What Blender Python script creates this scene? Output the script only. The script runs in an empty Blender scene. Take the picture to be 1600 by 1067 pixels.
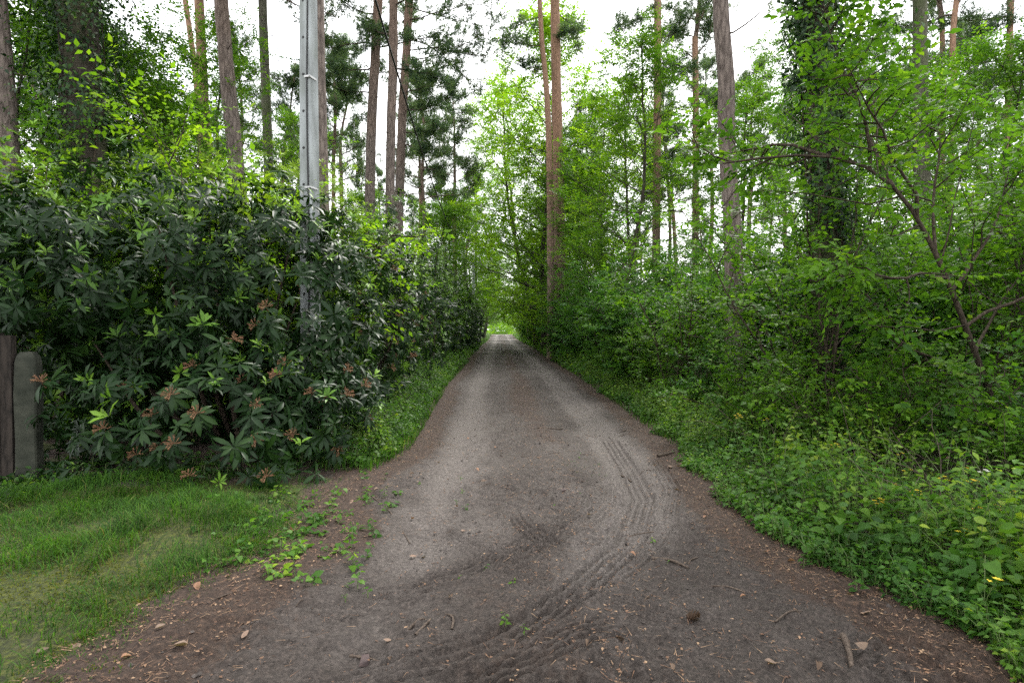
import bpy, math, random
import numpy as np
from mathutils import Matrix, Vector, Quaternion

R = math.radians
scene = bpy.context.scene
COL = scene.collection

# ------------------------------------------------------------------ camera
cd = bpy.data.cameras.new('camera'); cam = bpy.data.objects.new('camera', cd); COL.objects.link(cam)
cd.sensor_width = 36; cd.lens = 20.0; cd.clip_start = 0.05; cd.clip_end = 3000
CAMH = 1.6
cam.location = (0, 0, CAMH)
cam.rotation_euler = (R(90 - 1.16), 0, R(-1.29))
scene.camera = cam

# ------------------------------------------------------------------ sky, sun, exposure
SUN_EL, SUN_AZ = 52, 25          # soft sun behind thin cloud, ahead and to the right of the camera
w = bpy.data.worlds.new('World'); scene.world = w; w.use_nodes = True
nt = w.node_tree; nt.nodes.clear()
def N(t, kind, **kw):
    n = t.nodes.new(kind)
    for k, v in kw.items(): setattr(n, k, v)
    return n
sky = N(nt, 'ShaderNodeTexSky', sky_type='NISHITA', sun_disc=False)
sky.sun_elevation = R(SUN_EL); sky.sun_rotation = R(SUN_AZ); sky.dust_density = 3.0; sky.air_density = 1.0
tc = N(nt, 'ShaderNodeTexCoord'); mp = N(nt, 'ShaderNodeMapping'); mp.inputs['Scale'].default_value = (1, 1, 2.2)
cn = N(nt, 'ShaderNodeTexNoise'); cn.inputs['Scale'].default_value = 2.3; cn.inputs['Detail'].default_value = 6
cr = N(nt, 'ShaderNodeMapRange'); cr.inputs[1].default_value = .36; cr.inputs[2].default_value = .6; cr.inputs[3].default_value = .72; cr.inputs[4].default_value = 1.0
mx = N(nt, 'ShaderNodeMix', data_type='RGBA'); mx.inputs[7].default_value = (9.0, 9.0, 9.05, 1)     # thin bright overcast
bg = N(nt, 'ShaderNodeBackground'); bg.inputs[1].default_value = 0.085
wo = N(nt, 'ShaderNodeOutputWorld')
nt.links.new(tc.outputs['Generated'], mp.inputs[0]); nt.links.new(mp.outputs[0], cn.inputs['Vector'])
nt.links.new(cn.outputs[0], cr.inputs[0]); nt.links.new(cr.outputs[0], mx.inputs[0])
nt.links.new(sky.outputs[0], mx.inputs[6]); nt.links.new(mx.outputs[2], bg.inputs[0]); nt.links.new(bg.outputs[0], wo.inputs[0])
sd = bpy.data.lights.new('sun', 'SUN'); sun = bpy.data.objects.new('sun', sd); COL.objects.link(sun)
sd.energy = 1.5; sd.angle = R(18); sd.color = (1, .96, .9)
sun.rotation_euler = Vector((math.sin(R(SUN_AZ)) * math.cos(R(SUN_EL)), math.cos(R(SUN_AZ)) * math.cos(R(SUN_EL)), math.sin(R(SUN_EL)))).to_track_quat('Z', 'Y').to_euler()
sun.location = (20, 40, 60)
vs = scene.view_settings
vs.view_transform = 'Standard'; vs.look = 'None'; vs.gamma = 1; vs.exposure = 2.1; vs.use_curve_mapping = False
scene.cycles.use_denoising = False
scene.cycles.max_bounces = 6; scene.cycles.diffuse_bounces = 3; scene.cycles.glossy_bounces = 2; scene.cycles.transmission_bounces = 4
scene.cycles.sample_clamp_indirect = 4; scene.cycles.use_adaptive_sampling = True; scene.cycles.adaptive_threshold = 0.015
scene.cycles.use_light_tree = False; scene.cycles.caustics_reflective = False; scene.cycles.caustics_refractive = False

def at(px, py, Y):               # photograph pixel + distance -> place
    return np.array([(px - 780) / 889 * Y, Y, CAMH + (515 - py) / 889 * Y])

# ------------------------------------------------------------------ numpy helpers
def norm(a): return a / np.maximum(np.linalg.norm(a, axis=-1, keepdims=True), 1e-9)
def hash2(i, j, s):
    h = (i.astype(np.int64) * 374761393 + j.astype(np.int64) * 668265263 + s * 982451653) & 0xffffffff
    h = ((h ^ (h >> 13)) * 1274126177) & 0xffffffff
    return ((h ^ (h >> 16)) & 0xffff) / 65535.0
def noise(x, y, s=0):
    x = np.asarray(x, float); y = np.asarray(y, float)
    i = np.floor(x); j = np.floor(y); u = x - i; v = y - j
    u = u * u * (3 - 2 * u); v = v * v * (3 - 2 * v)
    return (hash2(i, j, s) * (1 - u) + hash2(i + 1, j, s) * u) * (1 - v) + (hash2(i, j + 1, s) * (1 - u) + hash2(i + 1, j + 1, s) * u) * v
def fbm(x, y, s=0, o=4):
    r = 0; a = .5
    for k in range(o): r = r + a * (noise(x * 2 ** k + 17.3 * k, y * 2 ** k + 5.7 * k, s + k) - .5); a *= .5
    return r
def sstep(a, b, x):
    t = np.clip((x - a) / (b - a), 0, 1); return t * t * (3 - 2 * t)

class G:                          # collects geometry, becomes ONE mesh
    def __init__(s): s.V = []; s.F = []; s.n = 0
    def add(s, V, F, tint=.5, mat=0, smooth=True):
        V = np.asarray(V, float).reshape(-1, 3); F = np.asarray(F, int)
        t = np.broadcast_to(np.asarray(tint, float), (len(F),))
        s.V.append(V); s.F.append((F + s.n, t, mat, smooth)); s.n += len(V)
    def mesh(s, name, mats, origin=(0, 0, 0), attrs=None):
        V = np.concatenate(s.V) - np.asarray(origin, float)
        me = bpy.data.meshes.new(name)
        me.vertices.add(len(V)); me.vertices.foreach_set('co', V.astype(np.float32).ravel())
        li = np.concatenate([f.ravel() for f, *_ in s.F]); tot = np.concatenate([np.full(len(f), f.shape[1]) for f, *_ in s.F])
        me.loops.add(len(li)); me.loops.foreach_set('vertex_index', li.astype(np.int32))
        me.polygons.add(len(tot)); st = np.concatenate([[0], np.cumsum(tot)[:-1]])
        me.polygons.foreach_set('loop_start', st.astype(np.int32)); me.polygons.foreach_set('loop_total', tot.astype(np.int32))
        me.polygons.foreach_set('material_index', np.concatenate([np.full(len(f), m) for f, t, m, sm in s.F]).astype(np.int32))
        me.polygons.foreach_set('use_smooth', np.concatenate([np.full(len(f), sm) for f, t, m, sm in s.F]))
        a = me.attributes.new('tint', 'FLOAT', 'FACE'); a.data.foreach_set('value', np.concatenate([t for f, t, m, sm in s.F]).astype(np.float32))
        for k, v in (attrs or {}).items():
            b = me.attributes.new(k, 'FLOAT', 'POINT'); b.data.foreach_set('value', np.asarray(v, np.float32))
        for m in mats: me.materials.append(m)
        me.update(calc_edges=True); return me

def link(name, me, parent=None, loc=(0, 0, 0)):
    o = bpy.data.objects.new(name, me); COL.objects.link(o); o.location = loc
    if parent is not None: o.parent = parent
    return o
def empty(name, loc, rz=0):
    o = bpy.data.objects.new(name, None); COL.objects.link(o); o.location = loc; o.rotation_euler = (0, 0, rz); o.empty_display_size = .2
    return o
def tag(o, label=None, cat=None, group=None, kind=None):
    for k, v in (('label', label), ('category', cat), ('group', group), ('kind', kind)):
        if v: o[k] = v
    return o
def copy_tree(o, parent=None):
    c = o.copy(); COL.objects.link(c)
    if parent is not None: c.parent = parent
    for ch in list(o.children): copy_tree(ch, c)
    return c

def tube(g, pts, rad, sides=6, mat=0, tint=.5, rough=0, seed=0):
    pts = np.asarray(pts, float); n = len(pts); rad = np.broadcast_to(np.asarray(rad, float), (n,))
    T = norm(np.gradient(pts, axis=0)); ref = np.array([1., 0, 0]) if abs(T[0][0]) < .8 else np.array([0, 1., 0])
    A = norm(np.cross(T, ref)); B = np.cross(T, A)
    an = np.arange(sides) * 2 * math.pi / sides
    rr = np.repeat(rad[:, None], sides, 1)
    if rough:
        s_ = np.concatenate([[0], np.cumsum(np.linalg.norm(np.diff(pts, axis=0), axis=1))])
        rr = rr * (1 + rough * fbm(np.cos(an)[None] * 3 + 50 + s_[:, None] * .4, np.sin(an)[None] * 3 + 50 + s_[:, None] * 1.3, seed, 3) * 2)
    V = pts[:, None] + (A[:, None] * np.cos(an)[None, :, None] + B[:, None] * np.sin(an)[None, :, None]) * rr[..., None]
    i = np.arange(n - 1)[:, None] * sides; j = np.arange(sides); k = (j + 1) % sides
    F = np.stack([i + j, i + k, i + sides + k, i + sides + j], -1).reshape(-1, 4)
    g.add(V.reshape(-1, 3), F, tint, mat)
    e = len(pts) - 1
    if sides > 3: g.add(np.concatenate([V[e], [pts[e] + T[e] * rad[e] * .4]]), [[a, (a + 1) % sides, sides] for a in range(sides)], tint, mat)
def resample(P, n):
    P = np.asarray(P, float); d = np.concatenate([[0], np.cumsum(np.linalg.norm(np.diff(P, axis=0), axis=1))])
    t = np.linspace(0, d[-1], n); o = np.stack([np.interp(t, d, P[:, k]) for k in range(3)], 1)
    for _ in range(3):
        o[1:-1] = o[1:-1] * .5 + (o[:-2] + o[2:]) * .25
    return o
def box(g, lo, hi, mat=0, tint=.5):
    x0, y0, z0 = lo; x1, y1, z1 = hi
    g.add([[x0, y0, z0], [x1, y0, z0], [x1, y1, z0], [x0, y1, z0], [x0, y0, z1], [x1, y0, z1], [x1, y1, z1], [x0, y1, z1]],
          [[3, 2, 1, 0], [4, 5, 6, 7], [0, 1, 5, 4], [1, 2, 6, 5], [2, 3, 7, 6], [3, 0, 4, 7]], tint, mat, False)

# ------------------------------------------------------------------ leaf shapes (length 1 along y, z up)
def mirror_leaf(rt, mid, dz=0.):
    # rt: right-hand outline between base and tip; mid: as many midrib points
    v = [(0, 0, 0)] + [tuple(p) for p in rt] + [(0, 1, mid[-1])] + [(-x, y, z) for x, y, z in rt] + [(0, rt[k][1], mid[k]) for k in range(len(rt))]
    n = len(rt); tip = n + 1; f = []
    for s in (0, 1):
        o = (lambda k: 1 + k) if s == 0 else (lambda k: n + 2 + k)
        m = lambda k: 2 * n + 2 + k
        t = [(0, o(0), m(0))]
        for k in range(n - 1): t += [(m(k), o(k), o(k + 1)), (m(k), o(k + 1), m(k + 1))]
        t += [(m(n - 1), o(n - 1), tip)]
        f += t if s == 0 else [(a, c, b) for a, b, c in t]
    return np.array(v, float), np.array(f)
L2 = (np.array([(0, 0, 0), (.29, .42, .07), (0, 1, -.05), (-.29, .42, .07)], float), np.array([(0, 1, 2), (0, 2, 3)]))
L6 = mirror_leaf([(.31, .28, .06), (.24, .66, .02)], [-.0, -.04, -.13])
LH = mirror_leaf([(.36, .02, .05), (.40, .3, .06), (.22, .68, .0)], [0, .0, -.03, -.14])
RH = mirror_leaf([(.075, .2, .035), (.13, .52, .03), (.10, .8, -.05)], [.0, .0, -.07, -.17])
RH4 = (np.array([(0, 0, 0), (.15, .5, .03), (0, 1, -.16), (-.15, .5, .03), (0, .5, 0)], float), np.array([(0, 1, 4), (4, 1, 2), (0, 4, 3), (4, 2, 3)]))
RH8 = mirror_leaf([(.10, .3, .035), (.125, .65, .01)], [.0, -.02, -.17])
L4 = (np.array([(0, 0, 0), (.3, .38, .06), (0, 1, -.12), (-.3, .38, .06), (0, .45, 0)], float), np.array([(0, 1, 4), (4, 1, 2), (0, 4, 3), (4, 2, 3)]))
NEEDLE = (np.array([(-.06, 0, 0), (.06, 0, 0), (0, 1, 0)], float), np.array([(0, 1, 2)]))

def frames(D, U):
    D = norm(D); X = norm(np.cross(D, U)); Z = np.cross(X, D); return X, D, Z
def put_leaves(g, P, D, U, S, shape, tint, mat=0, wid=1.0):
    X, D, Z = frames(D, U); v, f = shape
    V = P[:, None] + S[:, None, None] * (v[None, :, :1] * X[:, None] * wid + v[None, :, 1:2] * D[:, None] + v[None, :, 2:] * Z[:, None])
    F = f[None] + (np.arange(len(P)) * len(v))[:, None, None]
    g.add(V.reshape(-1, 3), F.reshape(-1, f.shape[1]), np.repeat(np.broadcast_to(tint, (len(P),)), len(f)), mat)
def leaf_objects(root, idx, P, D, U, S, meshes, tint, wid=1.0, name='leaf'):
    X, D, Z = frames(D, U); o0 = np.array(root.location); n = len(meshes)
    for i in idx:
        me = meshes[min(n - 1, int(tint[i] * n))]
        o = bpy.data.objects.new(name, me); COL.objects.link(o); o.parent = root
        s = S[i]; m = Matrix.Identity(4)
        for r in range(3):
            m[r][0] = X[i][r] * s * wid; m[r][1] = D[i][r] * s; m[r][2] = Z[i][r] * s; m[r][3] = P[i][r] - o0[r]
        o.matrix_basis = m
def leaf_variants(name, shape, mat, n=6):
    out = []
    for k in range(n):
        g = G(); v = shape[0].copy(); v[:, 2] += .10 * (k % 3 - 1) * v[:, 1] ** 2; g.add(v, shape[1], (k + .5) / n)
        out.append(g.mesh(name, [mat]))
    return out
def largest(P, S, n, ok=None):
    d = np.linalg.norm(P - np.array([0, 0, CAMH]), axis=1); sc = S / d
    px = 780 + P[:, 0] / np.maximum(P[:, 1], .1) * 889; py = 515 - (P[:, 2] - CAMH) / np.maximum(P[:, 1], .1) * 889
    sc = np.where((px > 5) & (px < 1595) & (py > 5) & (py < 1060), sc, 0)
    if ok is not None: sc = np.where(ok, sc, sc * .5)
    return np.argsort(-sc)[:n]

# ------------------------------------------------------------------ materials
def mat(name):
    m = bpy.data.materials.new(name); m.use_nodes = True; t = m.node_tree; t.nodes.clear(); return m, t
def ramp(t, src, stops, interp='LINEAR'):
    n = N(t, 'ShaderNodeValToRGB'); n.color_ramp.interpolation = interp
    e = n.color_ramp.elements
    while len(e) < len(stops): e.new(.5)
    for k, (p, c) in enumerate(stops): e[k].position = p; e[k].color = (*c, 1)
    t.links.new(src, n.inputs[0]); return n.outputs[0]
def leaf_mat(name, stops, rough=.45, trans=.35, tgain=1.5, spec=.45, noise_amt=.25, attr='tint'):
    m, t = mat(name)
    a = N(t, 'ShaderNodeAttribute', attribute_name=attr)
    c = ramp(t, a.outputs['Fac'], stops)
    tcn = N(t, 'ShaderNodeTexCoord'); nz = N(t, 'ShaderNodeTexNoise'); nz.inputs['Scale'].default_value = 1.7; nz.inputs['Detail'].default_value = 3
    t.links.new(tcn.outputs['Object'], nz.inputs['Vector'])
    hs = N(t, 'ShaderNodeHueSaturation'); mr = N(t, 'ShaderNodeMapRange'); mr.inputs[1].default_value = .3; mr.inputs[2].default_value = .7
    mr.inputs[3].default_value = 1 - noise_amt; mr.inputs[4].default_value = 1 + noise_amt
    t.links.new(nz.outputs[0], mr.inputs[0]); t.links.new(mr.outputs[0], hs.inputs['Value']); t.links.new(c, hs.inputs['Color'])
    p = N(t, 'ShaderNodeBsdfPrincipled'); p.inputs['Roughness'].default_value = rough; p.inputs['Specular IOR Level'].default_value = spec
    t.links.new(hs.outputs[0], p.inputs['Base Color'])
    tr = N(t, 'ShaderNodeBsdfTranslucent'); tm = N(t, 'ShaderNodeMix', data_type='RGBA', blend_type='MULTIPLY'); tm.inputs[0].default_value = 1
    tm.inputs[7].default_value = (1.15 * tgain, 1.2 * tgain, .55 * tgain, 1); t.links.new(hs.outputs[0], tm.inputs[6]); t.links.new(tm.outputs[2], tr.inputs[0])
    mxs = N(t, 'ShaderNodeMixShader'); mxs.inputs[0].default_value = trans; o = N(t, 'ShaderNodeOutputMaterial')
    t.links.new(p.outputs[0], mxs.inputs[1]); t.links.new(tr.outputs[0], mxs.inputs[2]); t.links.new(mxs.outputs[0], o.inputs[0])
    return m
def bark_mat(name, c_dark, c_light, c_upper=None, z0=4, z1=9, scale=6, green=0.0, bump=.6):
    m, t = mat(name)
    tcn = N(t, 'ShaderNodeTexCoord'); mp = N(t, 'ShaderNodeMapping'); mp.inputs['Scale'].default_value = (scale, scale, scale * .22)
    t.links.new(tcn.outputs['Object'], mp.inputs[0])
    v = N(t, 'ShaderNodeTexVoronoi', feature='DISTANCE_TO_EDGE'); v.inputs['Scale'].default_value = 1.6
    nz0 = N(t, 'ShaderNodeTexNoise'); nz0.inputs['Scale'].default_value = 1.2; nz0.inputs['Detail'].default_value = 5
    ad = N(t, 'ShaderNodeMix', data_type='RGBA', blend_type='LINEAR_LIGHT'); ad.inputs[0].default_value = .35
    t.links.new(mp.outputs[0], nz0.inputs['Vector']); t.links.new(mp.outputs[0], ad.inputs[6]); t.links.new(nz0.outputs['Color'], ad.inputs[7])
    t.links.new(ad.outputs[2], v.inputs['Vector'])
    nz = N(t, 'ShaderNodeTexNoise'); nz.inputs['Scale'].default_value = 3; nz.inputs['Detail'].default_value = 8; nz.inputs['Roughness'].default_value = .7
    t.links.new(mp.outputs[0], nz.inputs['Vector'])
    ma = N(t, 'ShaderNodeMath', operation='MULTIPLY_ADD'); ma.inputs[1].default_value = 1.4
    t.links.new(v.outputs['Distance'], ma.inputs[0])
    ms = N(t, 'ShaderNodeMath', operation='SUBTRACT'); ms.inputs[1].default_value = .25; t.links.new(nz.outputs[0], ms.inputs[0]); t.links.new(ms.outputs[0], ma.inputs[2])
    c = ramp(t, ma.outputs[0], [(.05, c_dark), (.5, c_light), (.95, tuple(min(1, x * 1.35) for x in c_light))])
    if c_upper:
        sx = N(t, 'ShaderNodeSeparateXYZ'); t.links.new(tcn.outputs['Object'], sx.inputs[0])
        nz2 = N(t, 'ShaderNodeTexNoise'); nz2.inputs['Scale'].default_value = 1.3; t.links.new(tcn.outputs['Object'], nz2.inputs['Vector'])
        zz = N(t, 'ShaderNodeMath', operation='MULTIPLY_ADD'); zz.inputs[1].default_value = 5; t.links.new(nz2.outputs[0], zz.inputs[0]); t.links.new(sx.outputs[2], zz.inputs[2])
        mr = N(t, 'ShaderNodeMapRange'); mr.inputs[1].default_value = z0 + 2.5; mr.inputs[2].default_value = z1 + 2.5; t.links.new(zz.outputs[0], mr.inputs[0])
        c2 = ramp(t, ma.outputs[0], [(.05, tuple(x * .5 for x in c_upper)), (.5, c_upper), (1, tuple(x * 1.3 for x in c_upper))])
        mm = N(t, 'ShaderNodeMix', data_type='RGBA'); t.links.new(mr.outputs[0], mm.inputs[0]); t.links.new(c, mm.inputs[6]); t.links.new(c2, mm.inputs[7]); c = mm.outputs[2]
    if green:
        nz3 = N(t, 'ShaderNodeTexNoise'); nz3.inputs['Scale'].default_value = 2.2; nz3.inputs['Detail'].default_value = 4; t.links.new(tcn.outputs['Object'], nz3.inputs['Vector'])
        mr3 = N(t, 'ShaderNodeMapRange'); mr3.inputs[1].default_value = .45; mr3.inputs[2].default_value = .65; mr3.inputs[4].default_value = green; t.links.new(nz3.outputs[0], mr3.inputs[0])
        mg = N(t, 'ShaderNodeMix', data_type='RGBA'); mg.inputs[7].default_value = (.06, .08, .03, 1); t.links.new(mr3.outputs[0], mg.inputs[0]); t.links.new(c, mg.inputs[6]); c = mg.outputs[2]
    p = N(t, 'ShaderNodeBsdfPrincipled'); p.inputs['Roughness'].default_value = .9; p.inputs['Specular IOR Level'].default_value = .2
    t.links.new(c, p.inputs['Base Color'])
    b = N(t, 'ShaderNodeBump'); b.inputs['Strength'].default_value = bump; b.inputs['Distance'].default_value = .03; t.links.new(ma.outputs[0], b.inputs['Height']); t.links.new(b.outputs[0], p.inputs['Normal'])
    o = N(t, 'ShaderNodeOutputMaterial'); t.links.new(p.outputs[0], o.inputs[0]); return m
def plain_mat(name, c1, c2, rough=.8, scale=8, bump=.3, spec=.3, detail=6, dist=.01):
    m, t = mat(name); tcn = N(t, 'ShaderNodeTexCoord'); nz = N(t, 'ShaderNodeTexNoise'); nz.inputs['Scale'].default_value = scale; nz.inputs['Detail'].default_value = detail
    t.links.new(tcn.outputs['Object'], nz.inputs['Vector']); c = ramp(t, nz.outputs[0], [(.3, c1), (.7, c2)])
    p = N(t, 'ShaderNodeBsdfPrincipled'); p.inputs['Roughness'].default_value = rough; p.inputs['Specular IOR Level'].default_value = spec; t.links.new(c, p.inputs['Base Color'])
    b = N(t, 'ShaderNodeBump'); b.inputs['Strength'].default_value = bump; b.inputs['Distance'].default_value = dist; t.links.new(nz.outputs[0], b.inputs['Height']); t.links.new(b.outputs[0], p.inputs['Normal'])
    o = N(t, 'ShaderNodeOutputMaterial'); t.links.new(p.outputs[0], o.inputs[0]); return m

M = {}
M['rhodo'] = leaf_mat('rhododendron_leaf', [(0, (.006, .018, .005)), (.45, (.011, .03, .008)), (.72, (.022, .052, .010)), (.82, (.065, .15, .016)), (1, (.14, .25, .026))], rough=.42, trans=.14, spec=.16)
M['rhodo_light'] = leaf_mat('rhododendron_leaf_yellow_green', [(0, (.012, .036, .009)), (.5, (.034, .082, .013)), (.75, (.1, .19, .017)), (1, (.2, .3, .028))], rough=.45, trans=.34, spec=.15)  # paler, yellow-green leaf colour
M['hazel'] = leaf_mat('hazel_leaf', [(0, (.022, .066, .009)), (.4, (.052, .125, .013)), (.8, (.095, .2, .015)), (1, (.18, .29, .022))], rough=.5, trans=.45, spec=.14)
M['deep'] = leaf_mat('shrub_leaf', [(0, (.02, .062, .015)), (.5, (.044, .118, .022)), (.9, (.082, .18, .024)), (1, (.14, .24, .03))], rough=.45, trans=.4, spec=.18)
M['beech'] = leaf_mat('broad_leaf', [(0, (.024, .068, .009)), (.5, (.062, .14, .014)), (1, (.14, .25, .019))], rough=.5, trans=.5, spec=.14)
M['bright'] = leaf_mat('bright_leaf', [(0, (.06, .135, .010)), (.5, (.12, .23, .014)), (1, (.23, .34, .022))], rough=.55, trans=.52, spec=.14)
M['herb'] = leaf_mat('herb_leaf', [(0, (.016, .052, .010)), (.45, (.042, .11, .016)), (.85, (.092, .185, .02)), (1, (.2, .28, .026))], rough=.5, trans=.4, spec=.16)
M['pale_herb'] = leaf_mat('pale_herb_leaf', [(0, (.04, .09, .015)), (.5, (.085, .165, .024)), (1, (.18, .26, .038))], rough=.55, trans=.42, spec=.14)
M['ivy'] = leaf_mat('ivy_leaf', [(0, (.006, .02, .006)), (.5, (.015, .045, .010)), (.85, (.05, .11, .014)), (1, (.11, .19, .022))], rough=.4, trans=.25, spec=.22)
M['needle'] = leaf_mat('pine_needle', [(0, (.04, .075, .048)), (.5, (.065, .11, .062)), (1, (.1, .15, .06))], rough=.6, trans=.45, tgain=1.3, spec=.2)
M['grass'] = leaf_mat('grass_blade', [(0, (.014, .044, .006)), (.5, (.031, .085, .010)), (.85, (.058, .13, .013)), (1, (.16, .15, .055))], rough=.6, trans=.36, spec=.12)
M['moss'] = leaf_mat('moss_tuft', [(0, (.035, .05, .006)), (.6, (.075, .09, .009)), (1, (.13, .13, .015))], rough=.8, trans=.3, spec=.1)
M['dryleaf'] = leaf_mat('dry_leaf', [(0, (.045, .026, .017)), (.35, (.1, .066, .043)), (.7, (.2, .145, .11)), (1, (.19, .09, .045))], rough=.7, trans=.12, spec=.25, attr='tint')
M['seed'] = leaf_mat('spent_flower', [(0, (.09, .045, .022)), (.6, (.19, .09, .045)), (1, (.27, .16, .08))], rough=.8, trans=.15, tgain=.9)
M['needle_litter'] = leaf_mat('dead_needle', [(0, (.07, .035, .02)), (.6, (.14, .075, .04)), (1, (.26, .17, .1))], rough=.8, trans=.05)
M['yellow'] = leaf_mat('yellow_petal', [(0, (.6, .45, .02)), (1, (.75, .6, .04))], rough=.6, trans=.3, tgain=.9)
M['white'] = leaf_mat('white_petal', [(0, (.6, .6, .55)), (1, (.8, .8, .75))], rough=.6, trans=.3, tgain=.7)
M['pine'] = bark_mat('pine_bark', (.035, .026, .023), (.16, .13, .113), (.215, .143, .107), 8, 15, scale=7)
M['pine_red'] = bark_mat('red_pine_bark', (.05, .032, .024), (.185, .137, .11), (.27, .165, .11), 4, 12, scale=7)
M['oak'] = bark_mat('dark_bark', (.014, .011, .009), (.05, .041, .033), scale=8, green=.5)
M['mossy'] = bark_mat('mossy_bark', (.03, .028, .02), (.105, .1, .075), scale=8, green=.8)
M['stem'] = bark_mat('shrub_stem', (.016, .012, .009), (.058, .044, .032), scale=20, bump=.3)
M['green_stem'] = plain_mat('green_stem', (.06, .1, .03), (.11, .14, .05), .6, 30, .1)
M['stick'] = bark_mat('dead_stick', (.025, .018, .014), (.09, .069, .054), scale=25, bump=.4)
M['concrete'] = bark_mat('weathered_concrete', (.17, .183, .18), (.28, .302, .306), scale=2.6, green=.22, bump=.12)
M['post'] = plain_mat('shade_dark_concrete', (.016, .019, .013), (.045, .047, .035), .9, 9, .5, detail=10)  # grey-green concrete; the shade under the bush is put into this dark colour
M['darkwood'] = bark_mat('dark_wood', (.008, .007, .006), (.03, .024, .02), scale=9, bump=.4)
M['rubber'] = plain_mat('black_cable', (.012, .012, .013), (.02, .02, .02), .5, 10, .05)
M['metal'] = plain_mat('galvanised_clamp', (.45, .45, .45), (.6, .6, .6), .45, 20, .1)
M['clod'] = plain_mat('mud_clod', (.03, .025, .022), (.085, .072, .064), .95, 40, .6)
M['brick'] = plain_mat('stone_chip', (.04, .03, .03), (.085, .06, .055), .9, 25, .4)

# ------------------------------------------------------------------ the lie of the land
XL = lambda y: np.interp(y, [1.5, 2.5, 3.7, 4.3, 5.2, 6.2, 7.7, 17, 57, 300], [-2.0, -1.9, -1.75, -1.45, -1.6, -1.5, -1.2, -1.5, -1.6, -1.3])
XR = lambda y: np.interp(y, [1.5, 2.5, 3.2, 4.0, 5.2, 6.5, 7.7, 17, 57, 300], [2.35, 2.3, 2.28, 2.1, 2.08, 2.22, 2.38, 2.65, 2.85, 2.5])
def height(x, y):
    x = np.asarray(x, float); y = np.asarray(y, float)
    a = np.maximum(XL(y) - x, x - XR(y))
    h = .10 * sstep(0, 1.6, a) + .05 * (noise(x * .5, y * .5, 3) - .5) + .25 * sstep(3, 25, a) * (noise(x * .12, y * .12, 5) - .3)
    return h + .5 * sstep(90, 125, y) - .9 * sstep(125, 260, y)
def hz(x, y): return float(height(x, y))

rng = np.random.default_rng(7)
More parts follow.
